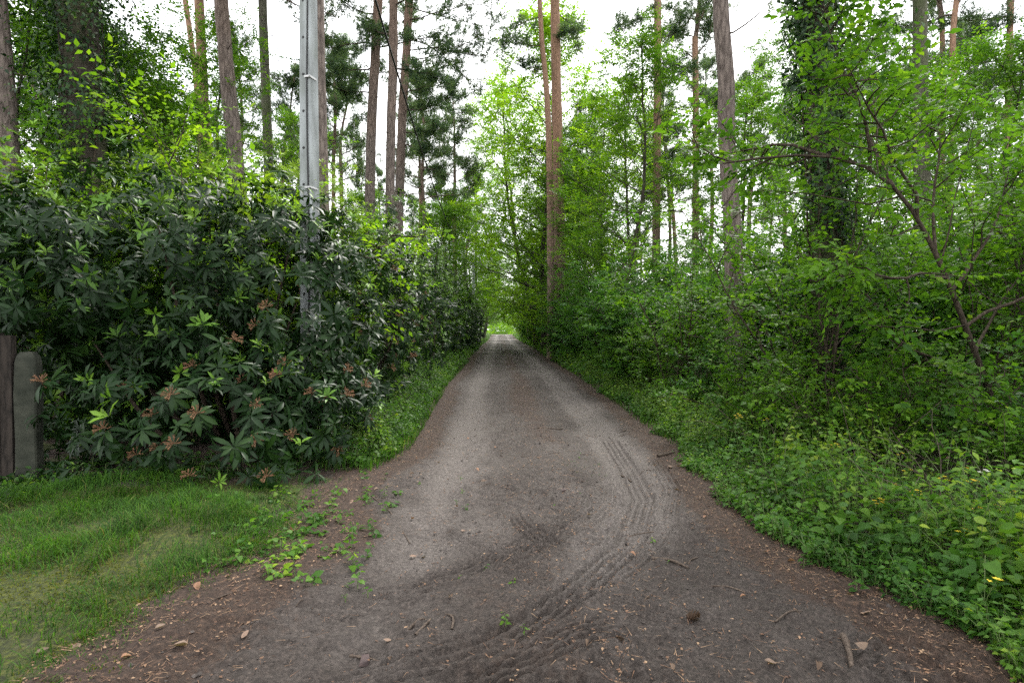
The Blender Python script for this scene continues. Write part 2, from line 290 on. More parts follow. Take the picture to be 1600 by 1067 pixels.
# ground sheet, runs on far beyond the trees
xs = np.concatenate([-np.geomspace(400, 6.2, 26), np.arange(-6, 6.01, .2), np.geomspace(6.2, 400, 26)])
ys = np.concatenate([[-60, -30, -15, -8, -4, -2, -1], np.arange(0, 16, .25), np.geomspace(16, 700, 90)])
X, Y = np.meshgrid(xs, ys)
a = np.minimum(X - XL(Y), XR(Y) - X)
Z = height(X, Y) - .09 * sstep(-.25, .15, a)
n_, m_ = X.shape
i = np.arange(n_ - 1)[:, None] * m_; j = np.arange(m_ - 1)
F = np.stack([i + j, i + j + 1, i + m_ + j + 1, i + m_ + j], -1).reshape(-1, 4)
g = G(); g.add(np.stack([X, Y, Z], -1), F)
def soil_mat(name, path):
    m, t = mat(name); tcn = N(t, 'ShaderNodeTexCoord')
    def nz(s, d=6, r=.6):
        q = N(t, 'ShaderNodeTexNoise'); q.inputs['Scale'].default_value = s; q.inputs['Detail'].default_value = d; q.inputs['Roughness'].default_value = r
        t.links.new(tcn.outputs['Object'], q.inputs['Vector']); return q.outputs[0]
    def mixc(f, c1, c2):
        q = N(t, 'ShaderNodeMix', data_type='RGBA')
        for s, v in ((0, f), (6, c1), (7, c2)):
            if isinstance(v, tuple): q.inputs[s].default_value = (*v, 1)
            else: t.links.new(v, q.inputs[s])
        return q.outputs[2]
    def mask(attr, nsock, lo, hi, amt=.8):
        at_ = N(t, 'ShaderNodeAttribute', attribute_name=attr)
        q = N(t, 'ShaderNodeMath', operation='MULTIPLY_ADD'); q.inputs[1].default_value = amt; t.links.new(nsock, q.inputs[0]); t.links.new(at_.outputs['Fac'], q.inputs[2])
        r = N(t, 'ShaderNodeMapRange', interpolation_type='SMOOTHSTEP'); r.inputs[1].default_value = lo; r.inputs[2].default_value = hi; t.links.new(q.outputs[0], r.inputs[0]); return r.outputs[0]
    fine, mid, big = nz(60, 8, .75), nz(9, 8, .65), nz(1.6, 5)
    dark = ramp(t, fine, [(.32, (.0135, .0103, .0084)), (.5, (.044, .0346, .0292)), (.72, (.096, .0775, .066))])
    brown = ramp(t, nz(38, 8, .8), [(.32, (.013, .008, .0057)), (.5, (.042, .026, .018)), (.72, (.105, .067, .046))])
    if path:
        dry = ramp(t, nz(85, 8, .75), [(.28, (.046, .0383, .0335)), (.5, (.108, .0935, .0845)), (.74, (.188, .165, .15))])
        c = mixc(mask('dry', nz(4.5, 10, .8), .35, 1.45, 1.1), dark, dry)
        c = mixc(mask('litter', nz(14, 8, .7), .62, 1.05), c, brown)
        moss = ramp(t, nz(30, 6, .7), [(.32, (.012, .016, .004)), (.5, (.04, .052, .007)), (.72, (.1, .108, .012))])
        c = mixc(mask('moss', nz(7, 8, .75), .85, 1.25), c, moss)
        vo = N(t, 'ShaderNodeTexVoronoi'); vo.inputs['Scale'].default_value = 34; t.links.new(tcn.outputs['Object'], vo.inputs['Vector'])
        sp = ramp(t, vo.outputs['Distance'], [(.05, (1.5, 1.45, 1.4)), (.3, (1, 1, 1)), (.75, (.55, .54, .53))]); mu = N(t, 'ShaderNodeMix', data_type='RGBA', blend_type='MULTIPLY'); mu.inputs[0].default_value = .7; t.links.new(c, mu.inputs[6]); t.links.new(sp, mu.inputs[7]); c = mu.outputs[2]
    else:
        c = mixc(mask('none', mid, .4, .62, 1), brown, dark)
        moss = ramp(t, nz(20, 6, .7), [(.3, (.02, .03, .008)), (.7, (.06, .075, .014))])
        c = mixc(mask('none', big, .5, .62, 1), c, moss)
    p = N(t, 'ShaderNodeBsdfPrincipled'); p.inputs['Roughness'].default_value = .82; p.inputs['Specular IOR Level'].default_value = .3; t.links.new(c, p.inputs['Base Color'])
    hh = N(t, 'ShaderNodeMath', operation='MULTIPLY_ADD'); hh.inputs[1].default_value = .5; t.links.new(fine, hh.inputs[0]); t.links.new(mid, hh.inputs[2])
    b = N(t, 'ShaderNodeBump'); b.inputs['Strength'].default_value = 1.0; b.inputs['Distance'].default_value = .03; t.links.new(hh.outputs[0], b.inputs['Height']); t.links.new(b.outputs[0], p.inputs['Normal'])
    o = N(t, 'ShaderNodeOutputMaterial'); t.links.new(p.outputs[0], o.inputs[0]); return m
tag(link('ground', g.mesh('ground', [soil_mat('forest_floor', False)])), 'brown forest floor under the trees', kind='structure')

# the track: fine sheet with ruts, tyre prints and clods
ry = [1.6]
while ry[-1] < 300:
    y = ry[-1]; ry.append(y * (1.012 if y < 2.3 else 1.0038 if y < 5.5 else 1.0052 if y < 8 else 1.012 if y < 30 else 1.035))
ry = np.array(ry); U = np.concatenate([np.linspace(0, .36, 46)[:-1], np.linspace(.36, .84, 264)[:-1], np.linspace(.84, 1, 26)])
Y = np.repeat(ry[:, None], len(U), 1); lo = XL(ry)[:, None] - .75; hi = XR(ry)[:, None] + .75
X = lo + (hi - lo) * U[None]
rutL = np.interp(Y, [1.5, 3, 4.5, 6, 9, 17, 300], [-.9, -.75, -.6, -.5, -.5, -.6, -.3]); rutR = np.interp(Y, [1.5, 2.5, 3.4, 4.3, 5.4, 6.5, 9, 17, 300], [-.9, -.3, .45, .98, 1.38, 1.5, 1.6, 1.7, 1.6])
def near_curve(P):
    P = resample(np.array([(x, y, 0) for x, y in P]), 160)[:, :2]; T = norm(np.gradient(P, axis=0)); s = np.concatenate([[0], np.cumsum(np.linalg.norm(np.diff(P, axis=0), axis=1))])
    sel = (X > P[:, 0].min() - .5) & (X < P[:, 0].max() + .5) & (Y > P[:, 1].min() - .5) & (Y < P[:, 1].max() + .5)
    q = np.stack([X[sel], Y[sel]], 1); dd = ((q[:, None] - P[None]) ** 2).sum(-1); k = dd.argmin(1); v = q - P[k]
    lat = T[k, 0] * v[:, 1] - T[k, 1] * v[:, 0]; sl = s[k] + (v * T[k]).sum(1)
    end = np.minimum(s[k], s[-1] - s[k]); return sel, lat, sl, end
Zd = np.zeros_like(X); fall = 1 / (1 + (Y / 14) ** 2)
Zd += -.05 * np.exp(-((X - rutL) / .26) ** 2) - .06 * np.exp(-((X - rutR) / .24) ** 2) + .035 * np.exp(-((X - .55) / .35) ** 2)
Zd += .05 * fbm(X * 1.6, Y * 1.6, 11, 3)
Zs = Zd; Zd = np.zeros_like(X)
rough = .35 + .9 * sstep(.45, .62, noise(X * .9 + 3, Y * .9, 21)) + .5 * sstep(4.5, 3, Y)
Zd += fall * rough * (  .075 * fbm(X * 8, Y * 8, 31, 5) + .045 * np.maximum(0, fbm(X * 22, Y * 22, 41, 2)) * 2)
cl = noise(X * 16, Y * 16, 51); Zd += fall * .025 * sstep(.74, .95, cl) * sstep(.42, .6, noise(X * 1.3, Y * 1.3, 61))
prints = [([(1.62, 8.5), (1.5, 6.6), (1.39, 5.4), (.98, 4.25), (.46, 3.43), (.05, 2.93), (-.35, 2.55), (-.9, 2.2)], .26, .02),
          ([(1.15, 5.9), (1.0, 5.2), (.72, 4.6), (.3, 4.1), (-.3, 3.7), (-1.0, 3.45)], .17, .012),
          ([(.12, 5.0), (.2, 4.6), (.34, 4.2), (.42, 3.95)], .2, .018),
          ([(-.5, 8), (-.48, 6.6), (-.6, 5.2), (-.72, 4.0), (-.9, 3.0)], .2, .009),
          ([(-.35, 2.35), (0.0, 2.62), (.35, 2.85), (.75, 3.0)], .24, .02),
          ([(-.25, 4.25), (.15, 4.12), (.5, 3.9)], .12, .012),
          ([(1.9, 7.0), (1.72, 5.6), (1.4, 4.7), (.95, 3.9), (.35, 3.2), (-.3, 2.75), (-1.2, 2.4)], .2, .012),
          ([(.9, 5.6), (.75, 5.0), (.45, 4.5), (0.0, 4.0), (-.55, 3.5), (-1.2, 3.1)], .2, .013),
          ([(-.9, 5.6), (-.55, 4.7), (-.1, 4.0), (.45, 3.4), (1.1, 2.9)], .18, .01)]
damp = np.zeros_like(X); rough_cut = np.zeros_like(X); Zf = Zd.copy(); Zd *= 0
for P, wd, dp in prints:
    sel, lat, sl, end = near_curve(P); e = sstep(wd * .5 + .05, wd * .5 - .01, np.abs(lat)) * sstep(0, .3, end)
    rib = .5 + .5 * np.cos(lat * 2 * math.pi / (wd / 4)); cle = .5 + .5 * np.sin((sl + np.abs(lat) * .7) * 2 * math.pi / .11)
    wobble = .6 + .8 * noise(sl * 3, lat * 6, 71); e = e * sstep(.22, .5, noise(sl * 1.5 + 7 * wd, lat * 3 + 20, 75) * .7 + noise(sl * 5, lat * 9, 76) * .3)
    Zd[sel] += e * dp * 1.7 * (-.6 + (.55 + .45 * wobble) * sstep(.35, .6, rib) * (.72 + .28 * sstep(.25, .5, cle)))
    Zd[sel] += dp * 1.1 * np.exp(-((np.abs(lat) - wd * .5 - .03) / .025) ** 2) * sstep(0, .3, end) * (.5 + noise(sl * 9, lat * 9, 73))
    damp[sel] = np.maximum(damp[sel], e * .0); rough_cut[sel] = np.maximum(rough_cut[sel], e)
Zd = Zd + Zs + Zf * (1 - .9 * rough_cut)
a = np.minimum(X - XL(Y), XR(Y) - X)
Z = height(X, Y) + .006 + Zd * sstep(-.5, .25, a) - .16 * sstep(-.35, -.7, a + .5 * (noise(X * 2, Y * 2, 81) - .5))
dry = 1.15 * np.exp(-((X - rutR) / .3) ** 2) * sstep(2.4, 5.0, Y) + .6 * np.exp(-((X - rutL) / .32) ** 2) * sstep(1.0, 4.5, Y) + .05 * np.exp(-((X - .5) / 1.2) ** 2) + .9 * (fbm(X * .9, Y * .6, 91, 4)) - .02 + .7 * fbm(X * 5, Y * 2.2, 92, 4) - damp
dry += -.1 + .75 * np.exp(-((X - rutR) / .2) ** 2) * sstep(4.0, 6.5, Y) * (.6 + .6 * noise(X * 2, Y * .8, 93)) + .45 * np.exp(-((X - rutL) / .26) ** 2) * sstep(4.5, 7.5, Y) * (.6 + .6 * noise(X * 2, Y * .8, 94)) + .55 * np.exp(-(((X - .2) / .8) ** 2 + ((Y - 4.1) / 1.0) ** 2)) * .5
litter = 1.15 * sstep(.62, .0, a) + .62 * np.exp(-((X - .55) / .42) ** 2) * sstep(4.5, 9, Y) + .2 * sstep(.5, .7, noise(X * 1.1 + 9, Y * 1.1, 95)) * sstep(5, 3, Y) - .08 + .95 * fbm(X * 1.1, Y * .7, 97, 4)
litter += .6 * sstep(-.5, -1.3, X) * sstep(6.5, 4.5, Y)
lawn_x = lambda y: np.interp(y, [1.5, 2.4, 2.9, 3.4, 3.8, 4.3, 5.2, 6.0], [-1.95, -1.95, -1.8, -1.9, -1.75, -1.45, -1.65, -1.9])
moss = 1.0 * sstep(.15, -.35, X - lawn_x(Y) + .5 * fbm(X * 2, Y * 2, 99, 3)) * sstep(6.3, 5.6, Y) - .1 + .55 * np.exp(-(((X - .72) / .25) ** 2 + ((Y - 6.6) / .7) ** 2)) + .5 * np.exp(-((X - .75) / .2) ** 2) * sstep(20, 26, Y) * noise(X, Y * .3, 5)
n_, m_ = X.shape; i = np.arange(n_ - 1)[:, None] * m_; j = np.arange(m_ - 1)
F = np.stack([i + j, i + j + 1, i + m_ + j + 1, i + m_ + j], -1).reshape(-1, 4)
g = G(); g.add(np.stack([X, Y, Z], -1), F)
tag(link('path', g.mesh('path', [soil_mat('mud_track', True)], attrs={'dry': dry.ravel(), 'litter': litter.ravel(), 'moss': moss.ravel()})), 'muddy grey forest track with wheel ruts', kind='structure')
PX, PY, PZ = X, Y, Z
def path_z(x, y):
    r = int(np.argmin(np.abs(ry - y))); c = int(np.clip(np.searchsorted(PX[r], x), 0, PX.shape[1] - 1)); return float(max(PZ[r, c], height(x, y) - .09))

# the left verge beyond the path sheet belongs to a mossy lawn
gx = np.arange(-7.5, -1.9, .07); gy = np.arange(1.2, 6.6, .07); X, Y = np.meshgrid(gx, gy)
def lawn_z(X, Y):
    Z = height(X, Y) + .012 + .03 * fbm(X * 4, Y * 4, 13, 3); Z = np.where(X > XL(Y) - .25, Z - .08, Z); return Z - .1 * sstep(6.0, 6.4, Y)
Z = lawn_z(X, Y)
g = G(); n_, m_ = X.shape; i = np.arange(n_ - 1)[:, None] * m_; j = np.arange(m_ - 1)
F = np.stack([i + j, i + j + 1, i + m_ + j + 1, i + m_ + j], -1).reshape(-1, 4); g.add(np.stack([X, Y, Z], -1), F)
mo = np.full(X.size, 1.0).reshape(X.shape) * sstep(5.9, 5.4, Y - .25 * (X + 3)) + .12 + 1.0 * fbm(X * 2.5, Y * 2.5, 15, 4)
tag(link('lawn', g.mesh('lawn', [bpy.data.materials['mud_track']], attrs={'dry': np.zeros(X.size), 'litter': (.5 + 1.0 * fbm(X * 2, Y * 2, 19, 3)).ravel(), 'moss': mo.ravel() - .15})), 'mossy lawn at the foot of the rhododendron', kind='structure')

# ------------------------------------------------------------------ wood and leaves
def curve(rng, p0, d0, L, n, up=.08, wob=.16):
    P = [np.asarray(p0, float)]; d = norm(np.asarray(d0, float))
    for _ in range(n):
        d = norm(d + np.array([0, 0, up]) + rng.normal(0, wob, 3)); P.append(P[-1] + d * L / n)
    return np.array(P)
def on(P, t):
    f = t * (len(P) - 1); i = min(int(f), len(P) - 2); return P[i] + (P[i + 1] - P[i]) * (f - i), norm(P[i + 1] - P[i])
def sprays(rng, S0, D, L, K, size, flat=.35, droop=.15):
    n = len(S0); t = (np.arange(K) + .6) / K; side = np.where(np.arange(K) % 2, 1., -1.); side[-1] = .15
    up = norm(np.array([0, 0, 1.]) + rng.normal(0, flat, (n, 3))); X = norm(np.cross(D, up)); 
    pos = S0[:, None] + D[:, None] * (L[:, None] * t[None])[..., None]; pos[..., 2] -= droop * (L[:, None] * t[None]) ** 2
    dr = D[:, None] * .65 + X[:, None] * (side[None] * rng.uniform(.6, 1.2, (n, K)))[..., None] + rng.normal(0, .22, (n, K, 3)); dr[..., 2] -= .18
    uu = up[:, None] + rng.normal(0, .25, (n, K, 3))
    sz = size * rng.uniform(.55, 1.15, (n, K))
    tw = np.repeat(rng.uniform(0, 1, (n, 1)), K, 1) * .6 + rng.uniform(0, .4, (n, K))
    return pos.reshape(-1, 3), dr.reshape(-1, 3), uu.reshape(-1, 3), sz.ravel(), tw.ravel()
def branch_out(rng, wood, limbs, nsub, ratio, ntwig, twig, K, size, r_sub=.012, flat=.35, upsub=.05, t0=.25, sides=4, twigwood=False, zmin=None):
    S0 = []; D0 = []
    for P, r0 in limbs:
        L = np.linalg.norm(np.diff(P, axis=0), axis=1).sum()
        tube(wood, P, np.linspace(r0, r0 * .25, len(P)), sides)
        for k in range(nsub):
            t = t0 + (1 - t0) * (k + rng.uniform(.2, .9)) / nsub
            p, T = on(P, min(t, .99)); sd = rng.normal(0, 1, 3); sd[2] *= .45; sd = norm(sd - T * sd.dot(T))
            Q = curve(rng, p, T * .55 + sd, max(.35, ratio * L * (1.15 - .6 * t)), 5, upsub, .2)
            tube(wood, Q, np.linspace(min(r_sub, r0 * .6), .003, len(Q)), 3)
            for q in range(ntwig):
                p2, T2 = on(Q, min(.99, .15 + .85 * (q + rng.uniform(0, 1)) / ntwig)); sd = rng.normal(0, 1, 3); sd[2] *= .4
                S0.append(p2); D0.append(norm(T2 * .6 + norm(sd) * .8))
        S0.append(P[-1]); D0.append(norm(P[-1] - P[-2]))
    S0 = np.array(S0); D0 = np.array(D0)
    if zmin is not None: k = S0[:, 2] > zmin; S0 = S0[k]; D0 = D0[k]
    Lw = twig * rng.uniform(.6, 1.3, len(S0))
    if twigwood:
        e = S0 + D0 * Lw[:, None]; s = norm(np.cross(D0, [0, 0, 1])) * .003
        V = np.stack([S0 - s, S0 + s, e], 1).reshape(-1, 3); wood.add(V, np.arange(len(V)).reshape(-1, 3), .5, 0)
    return sprays(rng, S0, D0, Lw, K, size, flat)

def make_broadleaf(seed, h, r, base, spread, leafmat, barkmat, leaf=.085, nl=24, nsub=6, ntw=6, K=9, lean=(0, 0), crown_pow=.6, twig=.5):
    """a deciduous tree at the origin -> (trunk mesh, crown mesh)"""
    rg = np.random.default_rng(seed); wood = G()
    T = curve(rg, (0, 0, -.1), (lean[0], lean[1], 1), h, 12, .25, .07); tube(wood, T, np.linspace(r, r * .2, 13) * np.where(np.arange(13) == 0, 1.35, 1), 8, rough=.15, seed=seed)
    limbs = []
    for k in range(nl):
        t = base + (1 - base) * (k + .5) / nl * .97; p, d = on(T, t); az = k * 2.4 + rg.uniform(-.5, .5); u = (t - base) / (1 - base)
        L = spread * (.35 + 1.0 * math.sin(math.pi * min(1, .18 + u * .85)) ** crown_pow) * rg.uniform(.65, 1.1)
        limbs.append((curve(rg, p, (math.cos(az), math.sin(az), .25 + .7 * u), L, 6, .05, .14), max(.012, r * .33 * (1 - .6 * u))))
    P, D, U_, S, tw = branch_out(rg, wood, limbs, nsub, .42, ntw, twig, K, leaf)
    cr = G(); put_leaves(cr, P, D, U_, S, L2, tw)
    return wood.mesh('trunk', [barkmat]), cr.mesh('crown', [leafmat])
def make_shrub(seed, h, spread, leafmat, leaf=.075, ns=8, nsub=7, ntw=5, K=8, twig=.4, shape=L2, zmin=.45, parts=None, rs=.022):
    rg = np.random.default_rng(seed); wood = G(); limbs = []
    for k in range(ns):
        az = k * 2.4 + rg.uniform(-.4, .4); o = rg.uniform(.15, 1)
        limbs.append((curve(rg, (.12 * math.cos(az), .12 * math.sin(az), -.05), (o * spread / h * math.cos(az), o * spread / h * math.sin(az), 1), h * rg.uniform(.75, 1.15), 8, -.03, .1), rs * rg.uniform(.6, 1.1)))
    res = branch_out(rg, wood, limbs, nsub, .33, ntw, twig, K, leaf, twigwood=True, zmin=zmin, t0=.12)
    return wood, res
def plant_tree(name, meshes, x, y, rz=0, s=1, sz=None, label='', cat='tree', group=None, names=('trunk', 'crown')):
    o = empty(name, (x, y, hz(x, y) - .03), rz); o.scale = (s, s, sz or s); tag(o, label, cat, group)
    for n, me in zip(names, meshes): link(n, me, o)
    return o

# ------------------------------------------------------------------ pines
def make_pine_crown(seed, h, r, spread, nl=20, dens=1.0):
    """crown and boughs standing on z = 0 (the lowest bough) up to h"""
    rg = np.random.default_rng(seed); g = G(); P0 = []; D0 = []
    T = curve(rg, (0, 0, -.3), (0, 0, 1), h + .3, 8, .2, .06); tube(g, T, np.linspace(r, r * .2, 9), 7, mat=1)
    for k in range(nl):
        u = (k + .5) / nl; p, d = on(T, .05 + .94 * u); az = k * 2.4 + rg.uniform(-.6, .6); L = spread * (1.05 - .65 * u) * rg.uniform(.55, 1.15)
        Q = curve(rg, p, (math.cos(az), math.sin(az), .1 + .5 * u), L, 7, .05, .2); tube(g, Q, np.linspace(max(.02, r * .38 * (1 - .5 * u)), .01, 8), 5, mat=1)
        for s in range(9):
            t = .3 + .7 * (s + rg.uniform(0, .9)) / 9; p2, T2 = on(Q, min(.99, t)); sd = rg.normal(0, 1, 3); sd[2] = abs(sd[2]) * .4
            Q2 = curve(rg, p2, T2 * .5 + norm(sd), L * .32 * rg.uniform(.6, 1.2), 4, .12, .25); tube(g, Q2, np.linspace(.018, .005, 5), 3, mat=1)
            for q in range(int(11 * dens)):
                p3, T3 = on(Q2, min(.99, .25 + .75 * rg.uniform())); P0.append(p3 + rg.normal(0, .16, 3)); D0.append(norm(T3 + rg.normal(0, .6, 3) + np.array([0, 0, .5])))
    needles(g, rg, np.array(P0), np.array(D0))
    return g.mesh('crown', [M['needle'], M['pine_red']])
def needles(g, rg, P0, D0, K=20):
    n = len(P0); dd = D0[:, None] * .6 + norm(rg.normal(0, 1, (n, K, 3))); pp = P0[:, None] + D0[:, None] * rg.uniform(-.16, .14, (n, K, 1))
    tw = np.repeat(rg.uniform(0, 1, (n, 1)), K, 1)
    put_leaves(g, pp.reshape(-1, 3), dd.reshape(-1, 3), rg.normal(0, 1, (n * K, 3)), rg.uniform(.1, .19, n * K), NEEDLE, tw.ravel(), wid=1.25)
def bough(o, p, d, L, seed, r=.035, up=.02, dens=13):
    """a needle-bearing bough hanging from a pine: wood and needles are one part"""
    rg = np.random.default_rng(seed); L0 = np.array(o.location); g = G(); P0 = []; D0 = []; Q = curve(rg, np.asarray(p) - L0, d, L, 9, up, .16); tube(g, Q, np.linspace(r, .008, 10), 6, mat=1)
    for s in range(13):
        p2, T2 = on(Q, min(.99, .2 + .8 * (s + rg.uniform(0, .9)) / 13)); sd = rg.normal(0, 1, 3); sd[2] *= .5; Q2 = curve(rg, p2, T2 * .6 + norm(sd), L * .3 * rg.uniform(.6, 1.2), 5, .06, .25); tube(g, Q2, np.linspace(.014, .004, 6), 3, mat=1)
        for q in range(dens):
            p3, T3 = on(Q2, min(.99, .2 + .8 * rg.uniform())); P0.append(p3 + rg.normal(0, .12, 3)); D0.append(norm(T3 + rg.normal(0, .6, 3) + np.array([0, 0, .4])))
    needles(g, rg, np.array(P0), np.array(D0)); link('bough', g.mesh('bough', [M['needle'], M['stick']]), o)
PINE_CROWN = [make_pine_crown(100 + k, h, r, s, nl, 1.1) for k, (h, r, s, nl) in enumerate([(8, .13, 2.7, 22), (9, .14, 3.1, 24), (7, .12, 2.3, 18)])]
def make_trunk(g, pts, r0, r1, n=26, sides=12, seed=0, flare=1.25):
    P = resample(pts, n); rr = np.linspace(r0, r1, n); rr[0] *= flare; rr[1] *= 1 + (flare - 1) * .3
    tube(g, P, rr, sides, rough=.10, seed=seed)
def pine(pix, Y, r0, r1, label, top=17.5, crown=0, cs=1.0, bark='pine', crown_len=None, stubs=6, name='pine_tree', group=None, seed=0, flare=1.2):
    """trunk through the picture points pix at distance Y, then on up to the crown"""
    rg = np.random.default_rng(seed + int(Y * 10)); P = [at(px, py, Y) for px, py in pix]          # top to bottom
    P = P[::-1]; b = P[0]; nb = P[min(1, len(P) - 1)]; slope = (nb - b)[:2] / max(.1, (nb - b)[2])
    b0 = np.array([b[0] - slope[0] * b[2] * .6, Y, 0.]); b0[2] = hz(b0[0], Y) - .08
    e = P[-1]; ch = crown_len or 7.0; zc = top - ch
    if zc > e[2] + .5:
        sl = (P[-1] - P[-2])[:2] / max(.1, (P[-1] - P[-2])[2]); P.append(np.array([e[0] + sl[0] * (zc - e[2]) * .4, Y + rg.normal(0, .15), zc]))
    P = np.array([b0] + P); zt = P[-1]
    o = empty(name, tuple(b0), 0); tag(o, label, 'pine tree', group)
    g = G(); make_trunk(g, P - b0, r0, r1, 34, 12, seed, flare); link('trunk', g.mesh('trunk', [M[bark]]), o)
    c = link('crown', PINE_CROWN[crown], o, tuple(zt - b0)); c.rotation_euler = (0, 0, rg.uniform(0, 6.28)); c.scale = (cs, cs, ch / 8)
    PP = resample(P - b0, 40)
    for k in range(stubs):
        t = rg.uniform(.3, .97); p, T = on(PP, t); az = rg.uniform(0, 6.28); L = rg.uniform(.15, .9) * (1.5 if t > .7 else 1)
        g = G(); Q = curve(rg, p, (math.cos(az), math.sin(az), rg.uniform(-.15, .5)), L, 5, .02, .25); tube(g, Q, np.linspace(.02, .006, 6), 5); link('dead_branch', g.mesh('dead_branch', [M['stick']]), o)
    return o

pine([(8, 0), (14, 60), (22, 200)], 10, .27, .22, 'thick grey trunk leaning out at the upper left corner', crown=1, top=17, seed=1)
pine([(300, 0), (316, 120), (322, 230)], 28, .16, .12, 'slim reddish pine leaning left of the straight reddish one', bark='pine_red', crown=2, seed=2)
pine([(322, 0), (326, 120), (331, 240)], 20, .18, .15, 'straight reddish pine trunk left of the thick grey leaning pine', bark='pine_red', crown=0, seed=3)
pine([(355, 0), (362, 110), (372, 215), (378, 300)], 16, .23, .18, 'thick grey pine trunk leaning left above the yellow-green bushes', crown=1, seed=4)
pine([(418, 0), (421, 120), (424, 210)], 22, .2, .16, 'dark mossy pine trunk midway between grey pine and concrete pole', bark='mossy', crown=0, seed=5)
pine([(503, 0), (505, 150), (508, 280)], 13, .14, .12, 'dark brown pine trunk close behind the concrete utility pole', bark='pine', crown=2, seed=6, stubs=4)
pine([(596, -20), (589, 100), (583, 200), (580, 320)], 22, .22, .17, 'leftmost of the three grouped pines right of the pole, leaning right', crown=1, cs=1.0, top=18, crown_len=8.2, seed=7, stubs=8)
pine([(618, -20), (617, 100), (613, 200), (611, 320)], 20, .18, .15, 'middle of the three grouped pines right of the pole', crown=0, top=17, seed=8, stubs=8)
pine([(643, -20), (638, 80), (631, 170), (625, 330)], 26, .23, .18, 'rightmost of the three grouped pines with long boughs toward the path', crown=1, cs=1.25, top=18, crown_len=10.5, seed=9, stubs=9)
pine([(866, -20), (868, 100), (872, 250), (874, 400), (875, 500)], 32, .36, .25, 'tall orange-topped pine beside the track, thicker of the close pair', bark='pine_red', crown=1, top=24, seed=10, stubs=7)
pine([(842, -20), (845, 60), (853, 130), (857, 200), (860, 330), (861, 480)], 31.4, .23, .12, 'thinner wavy pale trunk pressed against the thick trackside pine', bark='pine_red', crown=2, top=23, seed=11, stubs=5)
pine([(1026, -20), (1027, 150), (1026, 360)], 24, .18, .15, 'straight slender reddish pine right of the leafy young tree', bark='pine_red', crown=0, top=19, seed=12)
pine([(1085, 60), (1087, 150), (1088, 370)], 27, .17, .14, 'thin pine with bent boughs left of the crooked grey trunk', bark='pine_red', crown=2, top=17.5, crown_len=6.5, seed=13, stubs=9)
pine([(1124, -20), (1126, 50), (1137, 125), (1134, 190), (1140, 270), (1149, 370), (1150, 510)], 11, .185, .14, 'crooked grey-pink pine trunk standing right of the track', crown=0, top=17, seed=14, stubs=3)
pine([(1440, -20), (1444, 150), (1450, 300), (1458, 420)], 14, .18, .15, 'mossy trunk behind the bright shrubs, right of the ivy-clad tree', bark='mossy', crown=1, top=17, seed=15)
pine([(1476, 20), (1478, 80), (1480, 220)], 25, .13, .1, 'thin reddish pine left of the wavy one at the right', bark='pine_red', crown=2, top=16, seed=16)
pine([(1500, -10), (1492, 50), (1497, 120), (1494, 260)], 22, .13, .1, 'wavy thin reddish pine near the right edge', bark='pine_red', crown=2, top=16, seed=17)
pine([(1586, -10), (1585, 100), (1584, 260)], 22, .13, .11, 'rightmost straight reddish pine trunk', bark='pine_red', crown=0, top=17, seed=18)

